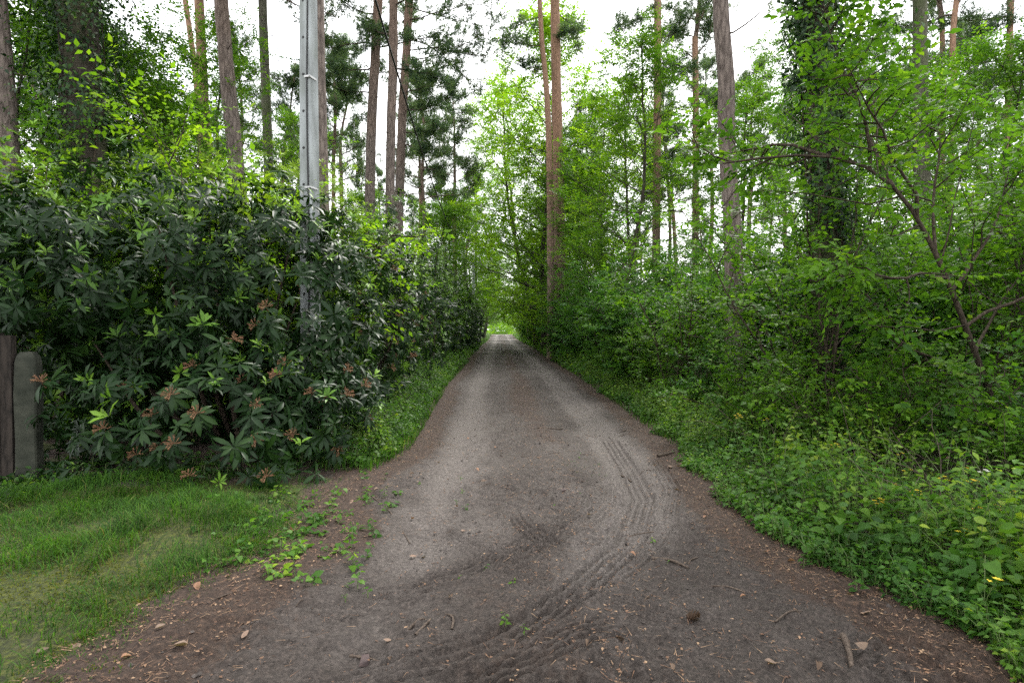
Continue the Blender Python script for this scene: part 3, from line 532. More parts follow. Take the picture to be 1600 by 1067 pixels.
for o in [q for q in list(COL.objects) if q.name.startswith('pine_tree') and q.get('label')]:
    lb = o['label']; Y = o.location.y
    def bo(px, py, d, L, sd, up=.02, r=.035): bough(o, at(px, py, Y), d, L, sd, r, up)
    if lb.startswith('rightmost of the three'):
        for k, (py, d, L) in enumerate([(70, (1, .2, .1), 4.4), (85, (1, -.3, -.05), 4.6), (20, (1, .3, .2), 4.4), (40, (1, -.1, .12), 4.4), (0, (1, .1, .1), 4.2), (100, (1, .3, .05), 4.0), (130, (1, .6, 0), 3.2), (10, (.8, -.6, .3), 3.0), (150, (.9, -.5, -.1), 2.6), (60, (-1, .2, .1), 2.6), (120, (-1, -.3, 0), 2.4), (175, (1, .1, -.1), 2.4), (210, (1, .5, .1), 2.0), (40, (.2, 1, .2), 2.5), (230, (.9, -.2, -.1), 2.2)]): bo(632, py, d, L, 500 + k)
    if lb.startswith('leftmost of the three'):
        for k, (py, d, L) in enumerate([(75, (-1, .1, .1), 2.6), (30, (-1, -.5, .2), 2.6), (110, (-.9, .4, 0), 2.2), (80, (1, .2, .1), 2.8), (150, (-1, -.1, 0), 1.8)]): bo(586, py, d, L, 520 + k)
    if lb.startswith('middle of the three'):
        for k, (py, d, L) in enumerate([(20, (.8, -.5, .2), 2.6), (60, (-.7, .6, .1), 2.2), (110, (.5, .8, .1), 2.4)]): bo(616, py, d, L, 530 + k)
    if lb.startswith('tall orange-topped'):
        for k, (py, d, L) in enumerate([(5, (1, -.3, .1), 3.5), (25, (.9, .5, .1), 3.0), (-10, (-1, .2, .2), 3.4), (60, (.8, -.5, 0), 1.6)]): bo(867, py, d, L, 540 + k)
    if lb.startswith('thinner wavy'):
        for k, (py, d, L) in enumerate([(30, (-1, .3, .1), 3.0), (75, (-1, -.2, 0), 2.6), (0, (-.8, -.5, .2), 3.0), (110, (-.9, .4, -.1), 1.8)]): bo(850, py, d, L, 550 + k)
    if lb.startswith('thin pine with bent'):
        for k, (py, d, L) in enumerate([(85, (.8, .1, .9), 2.6), (95, (-1, .2, .5), 2.6), (130, (-1, -.3, -.1), 3.0), (145, (1, .3, .1), 2.5), (60, (-.7, .7, .4), 2.6), (170, (.9, -.3, 0), 2.0)]): bo(1087, py, d, L, 560 + k)
    if lb.startswith('straight slender'):
        for k, (py, d, L) in enumerate([(60, (1, .3, .1), 2.4), (30, (-1, .2, .1), 2.2), (100, (1, -.4, -.1), 1.8)]): bo(1027, py, d, L, 570 + k)
    if lb.startswith('rightmost straight') or lb.startswith('wavy thin') or lb.startswith('thin reddish pine'):
        x0 = 780 + o.location.x / Y * 889
        for k, (py, d, L) in enumerate([(60, (1, .3, .1), 2.6), (90, (-1, .2, .1), 2.8), (130, (1, -.4, -.1), 2.4), (150, (-1, -.4, 0), 2.4), (20, (-.8, .6, .1), 2.6)]): bo(x0, py, d, L, 580 + k + int(x0))

def bg_pines():
    protos = []
    for k in range(3):
        rg = np.random.default_rng(300 + k); g = G(); T = curve(rg, (0, 0, -.1), (0, 0, 1), 10.5, 10, .3, .035); make_trunk(g, T, .17, .12, 20, 8, 300 + k)
        o = empty('pine_tree', (0, 0, 0)); link('trunk', g.mesh('trunk', [M['pine_red' if k != 1 else 'pine']]), o); link('crown', PINE_CROWN[k], o, tuple(T[-1])); protos.append(o)
    spots = [(545, 40), (560, 55), (528, 34), (655, 44), (672, 36), (692, 52), (710, 40), (722, 60), (286, 36), (345, 44), (398, 38), (442, 30), (470, 50), (215, 32), (130, 30), (60, 26), (600, 66), (640, 72),
             (905, 44), (922, 56), (985, 40), (1000, 62), (1047, 46), (1062, 36), (1112, 42), (1168, 34), (1205, 50), (1240, 40), (1345, 34), (1395, 28), (1530, 32), (1560, 42), (945, 75), (890, 66), (1430, 46), (1100, 70)]
    rg = np.random.default_rng(41)
    for k, (px, Y) in enumerate(spots):
        o = protos[k % 3] if k < 3 else copy_tree(protos[k % 3])
        x = (px - 780) / 889 * Y; o.location = (x, Y, hz(x, Y) - .05); s = rg.uniform(.85, 1.1); o.scale = (s, s, s * rg.uniform(.9, 1.05)); o.rotation_euler = (rg.normal(0, .02), rg.normal(0, .02), rg.uniform(0, 6.28))
        if px < 500: tag(o, 'slender distant pine glimpsed through leaves left of the concrete pole', 'pine tree', 'distant pines left of the pole')
        elif px < 780: tag(o, 'slender distant pine against white sky between pole and track', 'pine tree', 'distant pines between pole and track')
        elif px < 1130: tag(o, 'slender distant pine between trackside pair and crooked trunk', 'pine tree', 'distant pines right of the track')
        else: tag(o, 'slender distant pine behind the bright shrubs at the right', 'pine tree', 'distant pines behind the shrubs')
bg_pines()

# ------------------------------------------------------------------ rhododendrons
RH_LEAVES = leaf_variants('rhododendron_leaf', RH, M['rhodo'], 8)
def seed_head_mesh():
    rg = np.random.default_rng(5); g = G(); n = 22; d = norm(rg.normal(0, 1, (n, 3)) + np.array([0, 0, .9])); L = rg.uniform(.045, .075, n)
    for k in range(n):
        tube(g, [np.zeros(3), d[k] * L[k] * .5 + rg.normal(0, .003, 3), d[k] * L[k]], [.0016, .0016, .0045], 4, tint=rg.uniform())
        g.add(d[k] * L[k] + rg.normal(0, .008, (3, 3)), [[0, 1, 2]], rg.uniform())
    return g.mesh('seed_head', [M['seed']])
SEED = seed_head_mesh()
def rhodo(label, ell, n_whorl, leaf, seed, material='rhodo', nparts=0, heads=0, shape=RH, new_frac=.1, group=None, void=None, base=None, cut=None):
    rg = np.random.default_rng(seed); P = []; O = []
    tot = sum(a * c + b * c + a * b for (_, (a, b, c)) in ell)
    for (c, r) in ell:
        c = np.array(c); r = np.array(r); k = int(n_whorl * (r[0] * r[2] + r[1] * r[2] + r[0] * r[1]) / tot)
        d = norm(rg.normal(0, 1, (k, 3))); lump = .76 + .62 * (noise(np.arctan2(d[:, 1], d[:, 0]) * 2.6 + 9, d[:, 2] * 3.2 + 9, seed) - .15)
        dep = np.where(rg.uniform(0, 1, k) < .68, rg.uniform(.92, 1.03, k), rg.uniform(.6, .92, k)); P.append(c + d * r * (lump * dep)[:, None]); O.append(norm(d / r))
    P = np.concatenate(P); O = np.concatenate(O); keep = P[:, 2] > .06
    for (c, r) in ell:
        q = (((P - np.array(c)) / np.array(r)) ** 2).sum(1); keep &= q > .28
    keep &= (noise(P[:, 0] * 2.1 + P[:, 1] * .9 + 40, P[:, 2] * 2.4 + 40, seed + 5) > .2) | (P[:, 2] < .55) | (rg.uniform(0, 1, len(P)) < .12)
    if void is not None: keep &= ~void(P)
    P = P[keep]; O = O[keep]; n = len(P)
    A = norm(O * .75 + np.array([0, -.12, .65]) + rg.normal(0, .42, (n, 3))); K = 10
    new = rg.uniform(0, 1, n) < new_frac * (1 + 1.3 * (O[:, 2] > .2)); ref = norm(np.cross(A, rg.normal(0, 1, (n, 3)))); ref2 = np.cross(A, ref)
    az = np.arange(K) * 2 * math.pi / K * 1.02 + rg.uniform(-.3, .3, (n, K)); lift = np.where(new[:, None], rg.uniform(.35, 1.0, (n, K)), rg.uniform(-.5, .35, (n, K)))
    rad = ref[:, None] * np.cos(az)[..., None] + ref2[:, None] * np.sin(az)[..., None]
    D = norm(rad + A[:, None] * lift[..., None]); D[..., 2] -= np.where(new, 0, .18)[:, None]; PP = P[:, None] + rad * .008 + A[:, None] * rg.uniform(-.035, .02, (n, K, 1))
    S = leaf * rg.uniform(.7, 1.12, (n, K)) * np.where(new, .8, 1)[:, None] * rg.uniform(.62, 1.18, (n, 1))
    tint = np.where(new[:, None], rg.uniform(.8, 1, (n, 1)) + rg.uniform(-.06, .04, (n, K)), rg.uniform(0, .55, (n, 1)) + rg.uniform(0, .2, (n, K)))
    tint = np.clip(tint, 0, .999)
    U_ = np.repeat(A[:, None], K, 1) + rg.normal(0, .12, (n, K, 3)); ks = rg.uniform(0, 1, (n, K)) < np.where(new, .75, .92)[:, None]
    PP, D, U_, S, tint = PP[ks], D[ks], U_[ks], S[ks], tint[ks]
    c0 = np.mean([e[0] for e in ell], axis=0); b0 = base or (c0[0], c0[1]); o = empty('rhododendron_bush', (b0[0], b0[1], hz(*b0))); tag(o, label, 'bush', group); L0 = np.array(o.location)
    idx = np.array([], int)
    if nparts:
        e0 = sum(1 for _ in ell); q = np.min([(((PP - np.array(c)) / np.array(r)) ** 2).sum(1) for c, r in ell], axis=0)
        idx = largest(PP, S, nparts, q > .75)
    m = np.ones(len(PP), bool); m[idx] = False; g = G(); far_ = m & (np.linalg.norm(PP[:, :2], axis=1) > 8.3); m &= ~far_; put_leaves(g, PP[m], D[m], U_[m], S[m], shape, tint[m]); put_leaves(g, PP[far_], D[far_], U_[far_], S[far_], RH4, tint[far_])
    f = link('foliage', g.mesh('foliage', [M[material]], L0), o); f['kind'] = 'stuff'
    if nparts: leaf_objects(o, idx, PP, D, U_, S, RH_LEAVES, tint)
    for k in range(9):
        t = P[rg.integers(n)]; g = G(); s = np.array([b0[0] + rg.normal(0, .25), b0[1] + rg.normal(0, .25), hz(*b0) - .05]); mid = s * .55 + t * .45 + np.array([0, 0, -.15 * (t[2] - s[2])])
        Q = resample([s, mid, t], 9); tube(g, Q, np.linspace(.035, .008, 9), 6, rough=.1, seed=k); link('stem', g.mesh('stem', [M['stem']], L0), o)
    if heads:
        vis = np.where((~new) & (O[:, 1] < .25) & (O[:, 2] > -.35))[0]; d = np.linalg.norm(P[vis], axis=1); vis = vis[np.argsort(d + rg.uniform(0, 2.2, len(vis)))]; got = []
        for k in vis:
            if all(np.linalg.norm(P[k] - P[q]) > .33 for q in got): got.append(k)
            if len(got) >= heads: break
        for k in got:
            s = link('seed_head', SEED, o, tuple(P[k] + A[k] * .03 - L0)); s.rotation_euler = Vector(A[k]).to_track_quat('Z', 'Y').to_euler(); s.scale = (1.15,) * 3
    return o
def void_a(P): return (P[:, 0] / P[:, 1] * 889 + 780 < 66) & (P[:, 2] < 1.40) & (P[:, 1] < 6.6)
rhodo('big dark rhododendron in front, brown seed heads, over the mossy lawn', [((-3.5, 6.85, .55), (1.75, 1.3, 1.2)), ((-4.75, 7.6, 2.35), (2.1, 1.6, 1.35)), ((-3.1, 8.0, 2.1), (1.3, 1.5, 1.5)), ((-2.95, 7.5, .9), (1.1, 1.0, 1.0)), ((-5.05, 6.35, 2.2), (.95, .85, .8))], 4400, .176, 11, nparts=300, heads=30, shape=RH8, new_frac=.075, void=void_a, base=(-3.7, 7.6))
rhodo('dark rhododendron with many brown seed heads just behind the concrete pole', [((-2.85, 11.0, 1.7), (1.3, 2.1, 1.9)), ((-2.9, 11.6, 2.9), (1.1, 1.5, 1.1))], 2000, .165, 12, nparts=300, heads=34, shape=RH4, new_frac=.2)
rhodo('tall light-tipped rhododendron beside the track beyond the pole', [((-3.0, 16.2, 2.0), (1.4, 2.6, 2.4)), ((-3.2, 16.8, 3.9), (1.2, 1.9, 1.5))], 1700, .16, 13, material='rhodo', shape=RH4, heads=22, new_frac=.28)
rhodo('rhododendron with bright new tips third along the track hedge', [((-2.95, 22.5, 2.2), (1.4, 3.2, 2.6)), ((-3.1, 23.4, 4.0), (1.2, 2.4, 1.7))], 1700, .17, 14, material='rhodo', shape=RH4, heads=8, new_frac=.34)
rhodo('dark rhododendron fourth along the track hedge', [((-2.9, 30.5, 2.4), (1.35, 4.2, 2.8))], 1500, .19, 15, material='rhodo', shape=RH4, new_frac=.3)
rhodo('far dark rhododendron fifth along the track hedge', [((-2.9, 39.5, 2.3), (1.4, 4.6, 2.6))], 1200, .22, 16, material='rhodo', shape=RH4, new_frac=.2)
rhodo('farthest rhododendron of the hedge, dark by the track bend', [((-2.7, 50, 2.2), (1.4, 6, 2.6))], 1200, .24, 17, material='rhodo', shape=RH4, new_frac=.15)
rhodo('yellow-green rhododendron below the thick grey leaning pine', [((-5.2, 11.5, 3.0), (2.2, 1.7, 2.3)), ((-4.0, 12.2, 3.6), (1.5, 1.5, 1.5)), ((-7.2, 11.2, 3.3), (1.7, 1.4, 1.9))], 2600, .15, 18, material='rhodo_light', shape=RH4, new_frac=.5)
rhodo('shaded rhododendron at the far left behind the fence post', [((-7.4, 8.4, 1.9), (2.0, 1.6, 2.5)), ((-6.0, 9.2, 2.2), (1.6, 1.2, 2.0)), ((-5.4, 8.2, .9), (1.2, .9, 1.1))], 2600, .18, 19, material='rhodo', shape=RH4, new_frac=.35)

# ------------------------------------------------------------------ ivy-clad trees and left woods
def ivy_tree(pix, Y, r0, r1, label_tree, label_ivy, n, seed, zr, top=16, gaps=.45, bark='oak', leafm='ivy', fluff=.12):
    rg = np.random.default_rng(seed); o = pine(pix, Y, r0, r1, label_tree, top=top, crown=0, bark=bark, name='ivy_clad_tree', stubs=2, seed=seed); o['category'] = 'tree'
    b0 = np.array(o.location); tr = [c for c in o.children if c.name.startswith('trunk')][0]; V = np.array([v.co[:] for v in tr.data.vertices])
    P0 = np.array([at(px, py, Y) for px, py in pix][::-1]); P0 = np.concatenate([[b0], P0, [P0[-1] + (P0[-1] - P0[-2]) * 1.5]]); 
    z = rg.uniform(zr[0], zr[1], n); az = rg.uniform(0, 6.283, n); cov = noise(az * 1.1 + 3, z * 1.1, seed); k = cov > gaps - .25 * (z > zr[0] + .6 * (zr[1] - zr[0])); z = z[k]; az = az[k]; cov = cov[k]; n = len(z)
    cx = np.interp(z, P0[:, 2], P0[:, 0]); cy = np.interp(z, P0[:, 2], P0[:, 1]); rad = np.interp(z, [0, top], [r0, r1]) + .02 + fluff * rg.uniform(0, 1, n) ** 1.5 * (.5 + 1.6 * sstep(gaps, .95, cov)) * 1.6
    out = np.stack([np.cos(az), np.sin(az), np.zeros(n)], 1); P = np.stack([cx, cy, z], 1) + out * rad[:, None]
    D = np.array([0, 0, -.6]) + out * .35 + rg.normal(0, .45, (n, 3)); U_ = out + np.array([0, 0, .5]) + rg.normal(0, .3, (n, 3)); S = rg.uniform(.05, .11, n); tint = np.clip(rg.uniform(0, .8, n) + .25 * (rg.uniform(0, 1, n) < .2), 0, 1)
    v = empty('ivy', tuple(b0)); tag(v, label_ivy, 'ivy'); g = G(); put_leaves(g, P, D, U_, S, L4, tint); f = link('foliage', g.mesh('foliage', [M[leafm]], b0), v); f['kind'] = 'stuff'
    for q in range(4):
        zz = np.linspace(zr[0] * 0 + .05, zr[1] * .9, 22); aa = q * 1.6 + .5 * np.sin(zz * 1.2 + q) + 3.9; rr = np.interp(zz, [0, top], [r0, r1]) + .02
        Q = np.stack([np.interp(zz, P0[:, 2], P0[:, 0]) + np.cos(aa) * rr, np.interp(zz, P0[:, 2], P0[:, 1]) + np.sin(aa) * rr, zz], 1); g = G(); tube(g, Q, np.linspace(.022, .008, 22), 5); link('stem', g.mesh('stem', [M['stem']], b0), v)
ivy_tree([(138, 0), (143, 100), (150, 270)], 10.5, .36, .3, 'thick dark ivy-clad tree rising over the front rhododendron', 'dark ivy wrapping the thick tree over the front rhododendron', 15500, 51, (1.5, 9.5), gaps=.24, fluff=.38)
ivy_tree([(1276, 0), (1282, 120), (1290, 250), (1298, 400), (1304, 550)], 8.6, .24, .2, 'ivy-clad tree amid bright shrubs right of the crooked trunk', 'ivy climbing the tree among bright shrubs at the right', 14000, 52, (.9, 8), gaps=.36, bark='oak', fluff=.34)

BROAD = [make_broadleaf(61, 13, .12, .2, 2.7, M['beech'], M['oak'], nl=38, nsub=8, ntw=8, K=10, leaf=.115),
         make_broadleaf(62, 11, .10, .1, 2.5, M['bright'], M['oak'], nl=38, nsub=8, ntw=8, K=10, leaf=.115),
         make_broadleaf(63, 15, .16, .18, 3.3, M['beech'], M['mossy'], nl=42, nsub=8, ntw=8, K=10, leaf=.12),
         make_broadleaf(64, 8, .06, .12, 1.9, M['hazel'], M['oak'], nl=34, nsub=8, ntw=7, K=10, leaf=.095)]
def btree(px, Y, k, s, rz, label, group=None, sz=None, x=None, name='broadleaf_tree'):
   
    x = (px - 780) / 889 * Y if x is None else x; return plant_tree(name, BROAD[k], x, Y, rz, s, sz, label, 'tree', group)
btree(970, 22, 0, .95, 0.4, 'leafy young tree with dark stem between twin pine and reddish pine')
btree(925, 31, 0, 1.05, 2.0, 'green broadleaf tree right behind the close pine pair')
btree(0, 36, 2, .95, 1.1, 'tall light-green tree leaning over the track left of the pine pair', x=3.6)
btree(0, 46, 1, 1.35, 2.6, 'yellow-green tree arching over the track in the middle distance', x=3.7)
btree(0, 58, 1, 1.3, .7, 'bright yellow-green tree on the right where the track narrows', x=3.5)
btree(0, 52, 0, 1.0, 3.3, 'slanting dark-stemmed tree left of the track at its far bend', x=-2.6)
btree(237, 12, 3, .95, .5, 'thin dark-stemmed sapling right of the left ivy-clad tree')
btree(386, 18, 0, .85, 4.0, 'dark thin-stemmed young tree between grey pine and mossy pine')
btree(440, 26, 2, .72, 5.1, 'airy green tree just left of the concrete pole')
btree(60, 15, 0, .8, 2.2, 'leafy tree filling the upper left behind the ivy-clad trunk')
btree(190, 17, 3, 1.15, 3.0, 'bright leafy young tree right of the left ivy trunk')
btree(1560, 13, 3, 1.0, 2.7, 'leafy young tree at the right edge of the wood')
btree(1490, 20, 0, .75, 4.6, 'green tree behind the wavy reddish pine')
btree(0, 40, 1, 2.0, .2, 'tall green tree hanging over the track just behind the pine pair', x=3.2)
btree(0, 47, 1, 1.95, 5.0, 'tall yellow-green tree whose crown overhangs the far track', x=3.1)
btree(0, 64, 2, 1.6, 2.2, 'great green tree closing the canopy over the far track', x=3.6)
btree(0, 37, 0, .8, 1.4, 'leafy tree rising behind the hedge left of the far track', x=-4.0)
btree(0, 72, 2, 1.35, 4.2, 'great tree left of the track closing the far canopy', x=-3.4)
btree(1010, 27, 1, 1.15, 5.5, 'light green tree just left of the straight slender pine')
btree(890, 40, 2, 1.0, 4.2, 'broad green tree far behind the close pine pair')
btree(1130, 24, 0, .9, 1.0, 'green tree behind the crooked grey trunk')
btree(1340, 19, 2, .8, 2.0, 'green tree behind the right ivy-clad tree')
btree(1450, 16, 3, 1.1, 5.2, 'leafy young tree behind the mossy right trunk')
btree(1290, 26, 0, .95, 3.1, 'distant leafy tree behind the right ivy-clad tree')
btree(1590, 18, 0, .8, .3, 'green tree beyond the rightmost straight pine')
btree(0, 30, 3, 1.25, 2.3, 'small leafy tree beside the track before the pine pair', x=4.4)
btree(0, 41, 0, 1.05, 5.9, 'tall green tree over the track behind the pine pair', x=4.9)
btree(0, 50, 2, 1.05, 4.5, 'dense tree over the right side of the far track', x=4.6)
btree(0, 44, 3, 1.3, .6, 'low light-green tree left of the track behind the hedge', x=-4.4)
btree(0, 60, 2, .95, 1.7, 'broad tree left of the track where it narrows', x=-4.2)
btree(20, 11, 3, 1.05, 4.9, 'bright leafy young tree in the upper left corner')
btree(300, 13, 3, .8, 1.2, 'bright young tree in front of the straight reddish pine')
btree(340, 30, 2, .8, 3.6, 'dense distant tree behind the thick grey pine')
btree(560, 30, 3, 1.05, 2.9, 'small leafy tree behind the hedge right of the pole')
btree(680, 34, 3, 1.1, 4.0, 'small leafy tree right of the three grouped pines')
rg = np.random.default_rng(77)
for k, Y in enumerate([66, 74, 83, 92, 104, 118]):
    for s in (-1, 1):
        btree(0, Y + rg.uniform(-2, 2), (1 if s > 0 else 0) if k % 3 else 2, rg.uniform(1.0, 1.3), rg.uniform(0, 6), 'far tree lining the %s side of the narrowing track' % ('left' if s < 0 else 'right'), 'far trees lining the track, ' + ('left' if s < 0 else 'right'), x=.7 + s * rg.uniform(2.9, 3.8), sz=rg.uniform(.75, .95))

# ------------------------------------------------------------------ shrubs
SHRUB = []
for k, (h, sp, lm, lf) in enumerate([(3.4, 1.5, 'deep', .12), (3.0, 1.7, 'hazel', .11), (4.2, 1.6, 'hazel', .105), (2.2, 1.5, 'deep', .12), (3.2, 1.4, 'bright', .085)]):
    wd, (P, D, U_, S, tw) = make_shrub(200 + k, h, sp, M[lm], lf, ns=14, nsub=11, ntw=8, K=9, zmin=.2)
    g = G(); put_leaves(g, P, D, U_, S, L4 if k == 4 else L2, tw); SHRUB.append((wd.mesh('stem', [M['stem']]), g.mesh('crown', [M[lm]])))
def shrub(x, Y, k, s, rz, label, group=None): return plant_tree('shrub', SHRUB[k], x, Y, rz, s, None, label, 'shrub', group, ('stem', 'crown'))
shrub(3.25, 29.8, 0, .72, 2.1, 'low shrub hiding the foot of the trackside pine pair')
shrub(3.7, 25.5, 3, .9, .7, 'low shrub on the right bank before the pine pair')
shrub(4.4, 20.5, 1, .9, 5.1, 'bright bank shrub left of the crooked trunk, farther off')
shrub(3.8, 14.5, 3, 1.1, 1, 'deep green shrub in front of the crooked trunk, nearer the track')
shrub(3.9, 18.5, 0, 1.0, 2, 'deep green shrub left of the crooked trunk')
shrub(5.6, 15.5, 0, 1.0, 3, 'dense green shrub behind the crooked trunk')
shrub(4.2, 23, 0, 1.05, 4, 'deep green shrub below the straight slender pine')
shrub(4.0, 28, 3, 1.3, 5, 'low green shrub at the foot of the trackside pine pair')
shrub(7.0, 20, 1, 1.2, 0, 'bright shrub under the thin bent pine')
shrub(6.2, 26, 0, 1.2, .6, 'green shrub under the leafy young tree')
shrub(9.5, 15, 2, 1.1, 1.3, 'tall bright shrub between ivy-clad tree and mossy trunk')
shrub(11.5, 13.5, 1, 1.3, 2.2, 'bright shrub at the right edge below the rightmost pines')
shrub(7.0, 11.5, 2, 1.05, 2.9, 'tall bright shrub right behind the ivy-clad tree')
shrub(8.6, 9.6, 1, 1.25, 3.6, 'wide bright shrub near the right edge')
shrub(7.4, 14, 0, 1.0, 3.3, 'deep green shrub filling the gap behind the right ivy-clad tree')
shrub(5.6, 12.2, 3, 1.1, 1.7, 'low deep green shrub right of the crooked trunk')
shrub(8.6, 17.5, 0, 1.2, 4.1, 'deep green shrub far behind the ivy-clad tree')
shrub(10.8, 11.2, 0, 1.1, .4, 'deep green shrub low at the right edge behind the arching tree')
shrub(6.6, 9.8, 3, 1.1, 5.0, 'low deep green shrub behind the arching tree')
shrub(-5.4, 15.5, 4, 1.35, .9, 'yellow-green shrub right behind the concrete pole')
shrub(-4.5, 9.9, 4, 1.4, 2.6, 'tall yellow-green shrub just above the front rhododendron, left of the pole')
shrub(-6.1, 10.0, 4, 1.35, 3.9, 'yellow-green shrub above the front rhododendron beside the ivy-clad trunk')
shrub(-6.8, 14.5, 4, 1.2, 4.4, 'yellow-green shrub below the straight reddish pine')
shrub(-9.5, 13, 4, 1.2, 5.4, 'yellow-green shrub behind the left ivy-clad trunk')
shrub(-8.7, 9.6, 2, 1.0, 5.9, 'bright leafy shrub in the upper left corner')
rg = np.random.default_rng(88)
for k in range(12):
    Y = 33 + k * 4.2; shrub(3.9 + rg.uniform(-.2, 1.4), Y, [4, 3, 0, 4][k % 4], rg.uniform(.95, 1.4), rg.uniform(0, 6), 'roadside shrub right of the track beyond the pine pair', 'shrubs right of the track beyond the pine pair')
for k in range(10):
    Y = 24 + k * 4.5; shrub(-5.0 - rg.uniform(0, 2.5), Y, [1, 4, 0][k % 3], rg.uniform(1.0, 1.5), rg.uniform(0, 6), 'green shrub behind the far rhododendron hedge', 'shrubs behind the far hedge')
for k in range(12):
    Y = 24 + 3.2 * k; x = 7 + rg.uniform(0, 14) * (1 + k * .06); shrub(x, Y, k % 4, rg.uniform(.9, 1.4), rg.uniform(0, 6), 'undergrowth shrub deep among the right pines', 'shrubs deep among the right pines')
for k in range(10):
    Y = 20 + 3.5 * k; x = -9 - rg.uniform(0, 14) * (1 + k * .06); shrub(x, Y, k % 4, rg.uniform(.9, 1.4), rg.uniform(0, 6), 'undergrowth shrub deep among the left pines', 'shrubs deep among the left pines')

# near right shrubs, leaf by leaf
HZ_LEAVES = leaf_variants('hazel_leaf', L6, M['hazel'], 8)
def near_shrub(name, limbs, label, seed, leaf, nsub, ntw, K, twig, cat='shrub', nparts=300, material='hazel', ratio=.33, zmin=.5, t0=.15):
    rg = np.random.default_rng(seed); wd = G(); b = limbs[0][0][0]; o = empty(name, (b[0], b[1], hz(b[0], b[1]) - .02)); L0 = np.array(o.location); tag(o, label, cat)
    P, D, U_, S, tw = branch_out(rg, wd, limbs, nsub, ratio, ntw, twig, K, leaf, twigwood=True, zmin=zmin, t0=t0, sides=7)
    idx = largest(P, S, nparts); m = np.ones(len(P), bool); m[idx] = False
    g = G(); put_leaves(g, P[m], D[m], U_[m], S[m], L4, tw[m]); f = link('foliage', g.mesh('foliage', [M[material]], L0), o); f['kind'] = 'stuff'
    link('stem', wd.mesh('stem', [M['stem']], L0), o); leaf_objects(o, idx, P, D, U_, S, HZ_LEAVES, np.clip(tw, 0, .999))
def fan(seed, x, y, h, sp, ns, r=.02):
    rg = np.random.default_rng(seed); out = []
    for k in range(ns):
        az = k * 2.4 + rg.uniform(-.4, .4); o = rg.uniform(.2, 1)
        out.append((curve(rg, (x + .1 * math.cos(az), y + .1 * math.sin(az), hz(x, y) - .05), (o * sp / h * math.cos(az), o * sp / h * math.sin(az), 1), h * rg.uniform(.75, 1.15), 9, -.03, .1), r * rg.uniform(.6, 1.1)))
    return out
arch = resample([(6.15, 6.6, -.05), (5.55, 6.4, 1.1), (5.1, 6.2, 1.85), (4.68, 6.1, 2.6), (4.2, 6.0, 3.3), (3.75, 6.0, 3.52), (3.1, 6.1, 3.5), (2.45, 6.2, 3.42)], 16)
rg = np.random.default_rng(91)
al = [(arch, .04)] + [(curve(rg, on(arch, t)[0], d, L, 7, u, .14), .02) for t, d, L, u in
      ((.42, (.6, -.1, 1), 1.8, .0), (.5, (.1, .2, 1), 2.0, -.02), (.58, (-.3, -.3, 1), 1.9, -.05), (.66, (-.2, .3, 1), 1.9, -.05), (.72, (-.4, -.2, .7), 1.8, -.08), (.8, (-.5, .3, .5), 1.5, -.08), (.34, (1, -.2, .5), 1.8, .03), (.28, (.8, .4, .5), 1.9, .0), (.22, (-.8, -.2, .35), 1.7, -.02), (.45, (-.9, -.35, .1), 1.6, -.05))]
near_shrub('arching_tree', al, 'slanting dark-stemmed tree arching left over the herbs at the right', 92, .1, 10, 7, 9, .4, 'tree', ratio=.4, t0=.3, zmin=.9)
near_shrub('shrub', fan(93, 4.5, 8.0, 3.9, 1.6, 9), 'bright leafy shrub at the foot of the right ivy-clad tree', 94, .09, 11, 8, 9, .36, zmin=.15, t0=.06)
near_shrub('shrub', fan(95, 6.6, 7.6, 4.3, 1.8, 9), 'tall bright shrub between arching tree and mossy trunk', 96, .09, 11, 8, 9, .38, zmin=.15, t0=.06)
near_shrub('shrub', fan(97, 3.55, 11.2, 3.0, 1.3, 8), 'bright shrub hiding the foot of the crooked grey trunk', 98, .085, 11, 8, 9, .34, zmin=.15, t0=.06, nparts=200)
near_shrub('shrub', fan(99, 7.3, 5.9, 3.0, 1.7, 8), 'leafy shrub at the right edge below the arching stem', 100, .09, 10, 7, 9, .36, nparts=200, material='deep')
for k, (x_, y_, h_, lb) in enumerate([(4.1, 6.3, 1.25, 'low bramble-like shrub on the bank left of the arching stem'), (3.7, 7.9, 1.3, 'low leafy shrub between ivy-clad tree and track'), (3.65, 9.6, 1.5, 'low leafy shrub just before the crooked trunk'), (3.75, 13.0, 1.7, 'leafy shrub on the bank beyond the crooked trunk'),
                                   (4.9, 4.9, 1.0, 'low leafy shrub near the right edge of the bank'), (6.2, 5.0, 1.2, 'low leafy shrub cut by the right edge'), (3.9, 16.5, 1.8, 'leafy bank shrub farther on beside the track')]):
    near_shrub('shrub', fan(700 + k, x_, y_, h_, 1.0, 10, .008), lb, 720 + k, .08, 9, 5, 8, .26, nparts=60, material=('hazel', 'hazel', 'deep')[k % 3], zmin=.12, t0=.05)
near_shrub('shrub', fan(101, 5.3, 5.7, 1.5, 1.3, 8, .01), 'low twiggy shrub under the arching stem', 102, .075, 10, 6, 8, .3, nparts=200, material='deep', zmin=.3)

